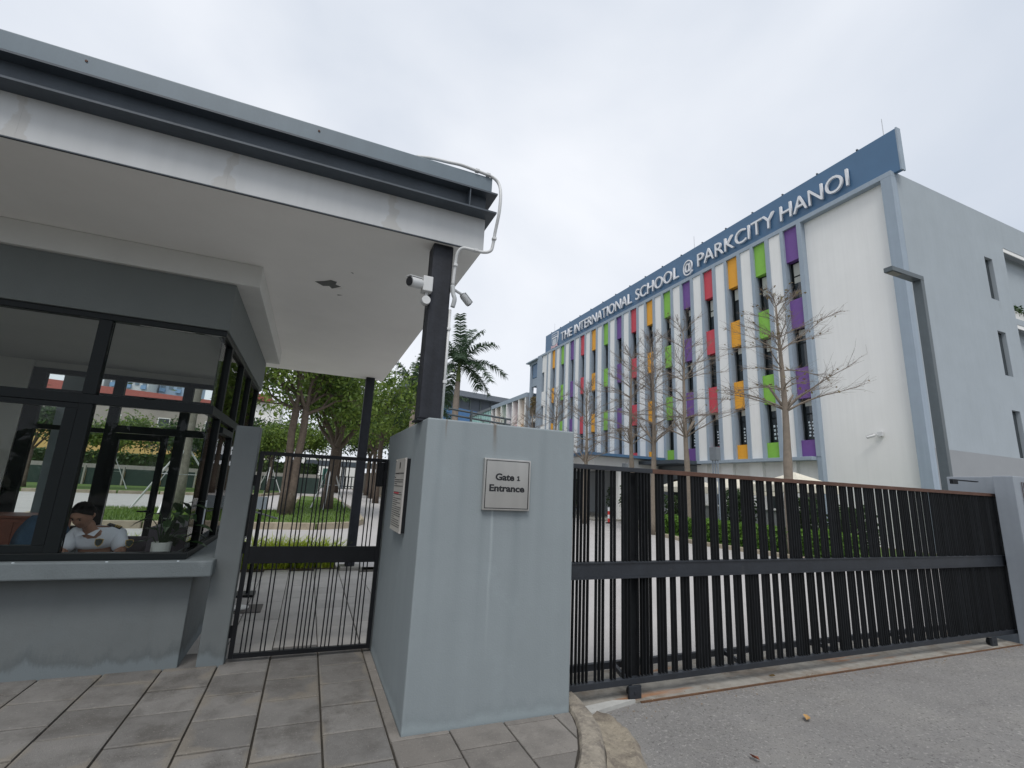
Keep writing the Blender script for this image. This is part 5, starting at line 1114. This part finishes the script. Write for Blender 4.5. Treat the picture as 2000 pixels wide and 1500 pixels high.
# ================================================================== BARE TREES
def bare_tree(x, y, h, fork, seed, label, r=.13, spread=2.6, fine=1.0, leaves=40):
    rg = random.Random(seed); t = thing('bare_tree', label, 'tree', (x,y,-.05), 'leafless trees along the school front'); mb = MB(); tw = MB(); tips = []
    pts = []; n_ = 14
    for i in range(n_+1):
        f = i/n_; pts.append(Vector((x+.05*sin(f*7+seed), y+.05*cos(f*6+seed), -.1+(h*.93+.1)*f)))
    rad = [max(.014, r*(1-.82*(i/n_)**1.1)) * (1.12 if i in (3,5) else 1) for i in range(n_+1)]
    mb.tube(pts, rad, 9)
    # whorls of rising branches: one at the fork, one two metres up, a few single limbs between, and the split top
    H_ = h-fork
    tiers = [(fork,6,1.12,(26,58)),(fork+.16*H_,4,.80,(12,42)),(fork+.30*H_,4,.85,(8,38)),(fork+.47*H_,6,1.0,(24,58)),(fork+.57*H_,5,.80,(25,62)),(fork+.74*H_,5,.62,(30,68)),(h*.93,6,.46,(35,80))]
    for ti, (z, nb_, Lf, (g0,g1)) in enumerate(tiers):
        f = min(.999, (z+.1)/(h*.93+.1)); i = min(n_-1, int(f*n_)); p = pts[i].lerp(pts[i+1], f*n_-i)
        for k in range(nb_):
            a = 2*pi*k/nb_+rg.uniform(-.45,.45)+ti*1.1; el = radians(rg.uniform(g0, g1)); d = Vector((cos(a)*cos(el), sin(a)*cos(el), sin(el)))
            L = spread*Lf*rg.uniform(.7,1.15); ns = 9; P = [p+Vector((0,0,rg.uniform(-.08,.08)))]; cur = P[0].copy(); dd = d.copy()
            for s_ in range(ns):
                dd = (dd+Vector((rg.uniform(-.13,.13), rg.uniform(-.13,.13), (-.07 if s_ < 6 else .03)+rg.uniform(-.06,.06)))).normalized(); cur = cur+dd*L/ns; P.append(cur.copy())
            r0 = rad[i]*.34*(.75+.5*rg.random()); mb.tube(P, [max(.0045, r0*(1-.88*(q/ns)**.8)) for q in range(ns+1)], 5, cap=False)
            for s_ in range(2, ns+1):
                for q in range(2+(1 if rg.random() < .8*fine else 0)):
                    ax = (P[s_]-P[s_-1]).normalized(); sd_ = ax.cross(Vector((rg.uniform(-.4,.4),rg.uniform(-.4,.4),1))).normalized()*rg.choice((-1,1))
                    d2 = (ax*1.0+sd_*rg.uniform(.3,.9)+Vector((0,0,rg.uniform(-.15,.35)))).normalized(); L2 = min(.75, L*.30)*rg.uniform(.4,1.3)*(1.2-s_/ns*.6)
                    o_ = P[s_].lerp(P[s_-1], rg.random()); m1 = o_+d2*L2*.5+Vector((rg.uniform(-.03,.03),rg.uniform(-.03,.03),rg.uniform(-.02,.04))); e1 = m1+(d2+Vector((0,0,rg.uniform(-.2,.3)))).normalized()*L2*.5
                    tw.tube([o_,m1,e1], [.0055,.004,.0025], 3, cap=False); tips.append(e1)
                    for w_ in range(2):
                        d3 = (d2+Vector((rg.uniform(-.7,.7),rg.uniform(-.7,.7),rg.uniform(-.3,.5)))).normalized(); tw.tube([m1 if w_ else e1, (m1 if w_ else e1)+d3*L2*.5], [.003,.002], 3, cap=False)
    # sawn-off stubs at the fork
    for k in range(3):
        a = rg.uniform(0,6.28); d = Vector((cos(a)*.55, sin(a)*.55, 1)).normalized(); p = Vector((x+.05*sin(fork/h*7+seed), y+.05*cos(fork/h*6+seed), fork)); mb.tube([p, p+d*.35, p+d*rg.uniform(.5,.9)], [.045,.035,.028], 6)
    mb.build('trunk', BARKG, t, smooth=True); tw.build('twigs', TWIG, t)
    lm_ = MB()
    for q in range(leaves): leaf(lm_, rg.choice(tips), rg, .09, rg.random(), .6, .3)
    lm_.build('last_leaves', DRYL, t)
    return t
BT = [(13.3,10.15,8.3,4.35,'leafless tree nearest the gate, in front of the purple and green panels',2.0),(13.9,15.05,9.0,3.9,'leafless tree second from the gate, in front of the purple and red panels',2.4),(13.4,16.45,8.6,3.7,'leafless tree third from the gate, crown leaning over the orange panels',2.3),(13.3,17.85,8.4,3.7,'leafless tree just left of the third one, in front of the red panels',2.3),(13.2,21.6,7.2,3.0,'leafless tree standing right of the pillar top edge behind the porch',2.2),(13.2,25.0,7.4,3.4,'slender leafless tree in front of the far purple and green panels',1.9),(13.4,28.8,7.0,3.2,'leafless tree in front of the end block of the school',2.0)]
for i_, (x,y,h,fk,l,sp) in enumerate(BT): bare_tree(x, y, h, fk, 11+i_*3, l, r=.135 if i_ else .155, spread=sp, fine=1.0 if i_ < 4 else .8, leaves=(260 if i_ == 0 else 60))
bare_tree(10.9,28.5,5.6,3.3,77,'leafless forked tree rising just above the pillar top in front of the pastel wing', r=.12, spread=2.4, leaves=30)

# ================================================================== LEAFY TREES, PALMS
leafy_tree('leafy_tree', 'green tree with a twin brown trunk on the island, nearest behind the side gate', -.72,21.0,.12,10.0,.155,4.3,5,leaves=7500,size=.21,lean=(.15,.2),limbs=5,clump=.75,trunks=2,extra=(48,2.6,3.9,9.5),reach=.52)
leafy_tree('leafy_tree', 'green tree with many rising stems on the island right of the twin trunk tree', .95,25.4,.12,11.0,.26,3.1,8,leaves=9000,size=.22,lean=(.1,0),limbs=7,clump=.85,extra=(56,3.0,4.6,10.5),reach=.5)
leafy_tree('leafy_tree', 'tall pale barked tree seen through the guardhouse windows, held by metal stakes', -4.5,21.6,.12,8.6,.24,5.2,13,leaves=7000,size=.22,clump=.7,bark=mat('bark_pale',(.27,.25,.21),.9,.35,7,.7,30))
stakes(-4.5,21.6,.12,1.9,2.35,'galvanised tripod stakes round the pale tree behind the guardhouse', .5)
stakes(.95,25.4,.12,.95,2.0,'galvanised tripod stakes round the many stemmed tree on the island', .35)
far = [(-3.2,46.5,6.8,.12,2.9,'small bushy tree by the far green wall, left of the twin trunk tree',1),(-9.8,45.0,6.4,.12,2.6,'small tree by the far wall seen through the middle guardhouse pane',1),(-13.2,43.0,6.6,.12,2.6,'small tree by the far wall seen through the left guardhouse panes',1),(-7.0,47.0,6.6,.12,2.8,'small tree by the far wall seen near the guardhouse corner glass',0),(-17,41.0,7.6,.14,2.6,'dark tree by the far wall seen at the left edge through the guardhouse',0),(-1.6,56,9.5,.2,3.5,'dark tree behind the far wall between the two island trees',0),(3.0,60,12,.25,5,'tall tree behind the far end of the road',0),(5.8,54,10.5,.22,4,'tree on the right verge beyond the back column of the canopy',0),(5.4,46,10.0,.2,4.2,'tree on the right verge left of the palms',0),(6.2,66,13.5,.3,5,'large tree closing the view behind the road',0),(-5.4,58,9.5,.25,3.5,'tree behind the far wall showing red roof at its side',1),(11.2,46,5.6,.2,2.4,'dark low tree behind the palm trunk above the pillar',0)]
for i_, (x,y,h,r,fk,l,sk_) in enumerate(far):
    leafy_tree('leafy_tree', l, x, y, .1, h, r, fk, 100+i_, leaves=5200 if i_ > 4 else 4200, size=.36 if y > 50 else .27, lm=(LEAF if i_ % 3 != 1 else LEAFD), clump=1.0 if h > 9 else .6, limbs=5, group='trees round the far end of the road')
    if sk_ and y < 50: stakes(x,y,.1,1.15,2.2,'galvanised stakes holding the '+('bushy tree left of the twin trunk tree' if i_ == 0 else 'tree by the far wall seen through the '+('middle' if i_ == 1 else 'left')+' guardhouse pane' if i_ < 3 else 'tree near the guardhouse corner glass'), .4+i_)
leafy_tree('leafy_tree', 'leafy tree crown showing under the canopy corner left of the front column', 4.7,37.0,0,10.4,.2,5.0,301,leaves=5000,size=.22,clump=.6,limbs=4,extra=(22,1.7,5.2,10),reach=.42)
palm('palm_tree', 'tall royal palm rising behind the pillar right of the front column', 7.75,28.0,-.05,9.2,.20,3,nf=17,L=3.1)
palm('palm_tree', 'dark drooping palm half hidden by the left side of the front column', 6.1,33.0,-.05,8.0,.2,6,nf=16,L=3.0)
palm('palm_tree', 'low dark palm between the front column and the right palm trunk', 8.2,37.0,-.05,7.4,.2,9,nf=16,L=3.2)
# strip of yellow green blades by the back column
mb = MB(); rg = random.Random(17)
for q in range(2600):
    x = rg.uniform(-3.3,.62); y = rg.uniform(9.66,10.15); a = rg.uniform(0,6.28); L = rg.uniform(.38,.74); d = Vector((cos(a)*.5, sin(a)*.5, 1)).normalized(); s_ = Vector((-sin(a),cos(a),0))*.011
    p = Vector((x,y,0)); m_ = p+d*L*.6; e_ = p+d*L+Vector((cos(a),sin(a),-.6))*L*.22; mb.add([p-s_,p+s_,m_+s_,m_-s_,e_], [(0,1,2,3),(3,2,4)]); tn = min(1, max(0, rg.gauss(.55,.3))); mb.tone += [tn,tn]
gp = mb.build('ornamental_grass', LEAFY, None, (0,0,0)); tag(gp, 'strip of yellow green blade plants between the inner paving and the road', 'plants', kind='stuff')
struct(B(-3.4,.66,9.61,10.2,-.1,.01), 'planting_bed', SOIL)
# turf blades on the islands
mb = MB()
for q in range(9000):
    x = rg.uniform(-7,2.0); y = rg.uniform(17.2,23.2) if x < -.9 else rg.uniform(17.3,34)
    if x > 1.35 and y < 18.6: continue
    a = rg.uniform(0,6.28); L = rg.uniform(.06,.13); mb.add([(x-.012,y,.13),(x+.012,y,.13),(x+.04*cos(a),y+.04*sin(a),.13+L)], [(0,1,2)]); mb.tone.append(rg.random())
tag(mb.build('island_grass', leafmat('grass_blade', (.05,.11,.012), (.16,.26,.03)), None, (0,0,0)), 'short bright grass on the traffic island', 'grass', kind='stuff')
# fallen leaves
for i_, (x,y,z,s_,l) in enumerate(((3.95,3.02,-.118,.055,'larger yellow brown leaf lying alone on the asphalt'),(3.02,2.72,-.122,.042,'small reddish brown leaf on the asphalt nearest the kerb'),(4.42,3.72,-.095,.035,'brown leaf lying on the concrete strip below the sliding gate'))):
    t = thing('fallen_leaf', l, 'leaf', (x,y,z)); m_ = mat('dry_leaf_%d'%i_, ((.42,.25,.09),(.26,.09,.05),(.26,.17,.06))[i_], .8, .15, 60)
    a = .6+i_; d = Vector((cos(a),sin(a),0)); q_ = Vector((-sin(a),cos(a),0)); c = Vector((x,y,z+.012))
    P = [c-d*s_, c-d*s_*.3+q_*s_*.45+Vector((0,0,.018)), c+d*s_*.4+q_*s_*.4+Vector((0,0,.012)), c+d*s_, c+d*s_*.4-q_*s_*.4-Vector((0,0,.002)), c-d*s_*.3-q_*s_*.45+Vector((0,0,.004)), c+Vector((0,0,-.008)), c+d*s_*.4-Vector((0,0,.008))]
    MB().add(P, [(0,1,6),(1,2,7,6),(2,3,7),(3,4,7),(4,5,6,7),(5,0,6)]).build('blade', m_, t)

mb = MB(); rg = random.Random(61)
for q in range(260):
    u = rg.random(); x = 2.25+u*6.6; y = 3.60+rg.gauss(0,.05)-(.15*rg.random() if u < .1 else 0); z = -.119 if y < 3.64 else -.104
    sz = rg.uniform(.004,.011); a = rg.uniform(0,6.28); mb.add([(x,y,z+.001),(x+sz*cos(a),y+sz*sin(a),z+.001),(x+sz*cos(a+1.9),y+sz*sin(a+1.9),z+.001),(x+sz*.3,y+sz*.2,z+sz*.8)], [(0,1,3),(1,2,3),(2,0,3)])
tag(mb.build('grit', mat('grit', (.24,.18,.12), .95, .4, 40), None, (0,0,0)), 'loose grit and crumbs along the gate track', 'grit', kind='stuff')
# ================================================================== FAR BACKGROUND ON THE LEFT
fw_ = thing('green_wall', 'long dark green boundary wall with concrete posts at the far side of the road', 'wall', (-15,54,0))
GW = mat('wall_green', (.022,.042,.036), .8, .15, .8)
for k in range(13):
    x = -34+k*2.7; y = 51.5+.25*(k-5)*0+ (x+34)*.06; B(x,x+2.55,y,y+.15,-.1,1.55).build('panel', GW, fw_); B(x+2.56,x+2.68,y-.05,y+.2,-.1,1.72).build('post', CONC, fw_)
B(-34,.9,53.9,54.1,1.3,1.9).build('coping', CONC, fw_)
hedge('hedge_row', 'dense climbing green hedge along the top of the far boundary wall', -34,.5,54.3,55.2,1.5,2.9,9000,.3,LEAFD)
yb = thing('yellow_building', 'long yellow building behind the far wall seen through the guardhouse', 'building', (-18,64,0)); B(-34,-7.5,62,72,-.2,5.6).build('wall', mat('yellow_render', (.62,.42,.16), .8, .08, .4), yb); B(-34.3,-7.2,61.7,72.3,5.61,5.9).build('roof_edge', CONC, yb)
gb = thing('grey_house', 'grey rendered house with a red roof edge above the yellow building', 'building', (-20,80,0)); B(-36,-9,78,90,-.2,11.0).build('wall', mat('grey_render', (.33,.30,.27), .8, .15, .4), gb); MB().extr([(-36.5,77.3,11.0),(-8.5,77.3,11.0),(-8.5,77.3,11.35),(-36.5,77.3,12.5)], (0,13,0)).build('roof', mat('roof_red', (.36,.10,.08), .8, .1), gb)
for k in range(4):
    f = B(-31+k*5.5,-29.6+k*5.5,77.93,77.99,7.4,8.6).build('window', SWHITE, gb); B(-30.9+k*5.5,-29.7+k*5.5,77.90,77.925,7.5,8.5).build('pane', DGLASS, f)
rh = thing('white_house', 'white house with a dark red roof edge between the guardhouse and the island trees', 'house', (-8,74,0)); B(-11,-5,74,82,-.2,11.6).build('wall', SWHITE, rh); B(-11.6,-6.4,73.2,82.5,11.61,12.6).build('roof', mat('roof_dark_red', (.22,.07,.05), .8, .1), rh)
def tower(x0, x1, y, z1, label, wm, cols, rows):
    t = thing('apartment_tower', label, 'building', ((x0+x1)/2,y,0)); B(x0,x1,y,y+18,-.2,z1).build('wall', wm, t); wdt = (x1-x0)/cols
    wmm = B(0,wdt*.55,-.2,0,0,1.5).mesh('window', mat('tower_window', (.16,.22,.28), .3, .1)); cm = B(0,wdt*.7,-.9,-.21,0,1.0).mesh('balcony', mat('tower_blue', (.20,.34,.55), .6, .05))
    for r_ in range(rows):
        for c_ in range(cols):
            z = z1-3.4*(r_+1)+.4; inst('window', wmm, (x0+wdt*(c_+.2),y-.001,z+.6), t)
            if c_ % 2 == 0: inst('balcony', cm, (x0+wdt*(c_+.12),y-.001,z-.45), t)
TW = mat('tower_white', (.62,.64,.67), .8, .04, .2); TB = mat('tower_pale_blue', (.36,.46,.60), .8, .04, .2)
tower(-59,-51.5,150,34,'white apartment tower far behind the guardhouse, leftmost', TW, 4, 5); tower(-49.5,-41.5,148,32,'white and blue apartment tower in the middle of the far group', TW, 5, 5); tower(-41.2,-33.8,156,33,'pale blue apartment tower right of the middle one', TB, 4, 5)
# shelter / far entrance at the end of the road
fs_ = thing('far_gate_shelter', 'low dark canopy over the exit gate at the far end of the road', 'shelter', (5.2,85,0)); B(-1,14,84,90,3.6,4.4).build('roof', STEEL, fs_)
for X in (-.5,5.0,13.4): B(X,X+.3,85,85.3,-.1,3.59).build('post', STEEL, fs_)
fg = thing('far_gate', 'blue grey steel gate across the far end of the road', 'gate', (4,88,0))
for k in range(22): B(-.3+k*.5,-.1+k*.5,88,88.05,0,2.0).build('bar', LAMPG, fg)
B(-.4,10.8,87.95,87.99,1.9,2.05).build('rail', LAMPG, fg); B(-.4,10.8,87.95,87.99,.3,.45).build('rail', LAMPG, fg)
wh_ = thing('white_gatehouse', 'white building with a green door beyond the far gate', 'building', (3,100,0)); B(-3,8.5,98,106,-.1,5.5).build('wall', SWHITE, wh_); B(2.2,4.4,97.9,97.99,0,3.4).build('door', mat('door_green', (.03,.12,.10), .6, .1), wh_)
tfn = thing('timber_fence', 'row of weathered grey upright boards on the right side of the far road', 'fence', (7.6,55,0))
for k in range(16): y = 44+k*1.5; B(7.35-.04*k,7.45-.04*k,y,y+1.25,.1,2.5).build('board', mat('board_grey', (.24,.215,.18), .95, .25, 2), tfn)
cn = thing('traffic_cone', 'small red traffic cone on the road beyond the pale tree', 'cone', (-5.3,33,-.03)); MB().lathe((-5.3,33,-.03), [(.22,0),(.22,.04),(.15,.05),(.11,.27)], 14).build('cone', RW, cn); MB().lathe((-5.3,33,-.03), [(.112,.271),(.075,.45)], 14).build('white_band', LETT, cn); MB().lathe((-5.3,33,-.03), [(.074,.451),(.03,.72)], 14).build('tip', RW, cn)
ac = thing('roof_pipe_rack', 'thin grey railing of pipes just behind the pillar top beside the palm trunk', 'rail', (2.3,6,0))
for z in (2.52,2.60): MB().tube([(1.62,6.2,z),(2.6,6.35,z-.04)], .015, 6).build('rail', LAMPG, ac)
MB().tube([(1.95,6.2,-.1),(1.95,6.2,2.60)], .018, 6).build('post', LAMPG, ac); MB().tube([(2.5,6.3,-.1),(2.5,6.3,2.56)], .018, 6).build('post', LAMPG, ac)
mb = MB(); rg = random.Random(91)  # tree belt added out of view so the guardhouse glass reflects less sky
for k in range(16):
    cx_ = -34+k*4.6+rg.uniform(-1,1); ch_ = rg.uniform(2.6,4.4); cy_ = -19+rg.uniform(-2,2)
    for q in range(520):
        a = rg.uniform(0,6.28); zz = rg.random(); R = 3.0*rg.uniform(.3,1)*(.45+.55*sin(pi*min(1,zz+.15))); leaf(mb, (cx_+R*cos(a), cy_+R*sin(a)*.7, .6+zz*ch_), rg, .7, rg.random(), .6)
    mb.tube([(cx_,cy_,-.3),(cx_+.1,cy_,ch_*.6)], .2, 6); mb.tone += [.3]*(len(mb.f)-len(mb.tone))
tag(mb.build('added_reflection_trees', LEAFD, None, (0,0,0)), 'unseen belt of trees added behind the camera to darken the window reflections', 'trees', kind='stuff')
print('objects', len(bpy.data.objects), 'faces', sum(len(m.polygons) for m in bpy.data.meshes))
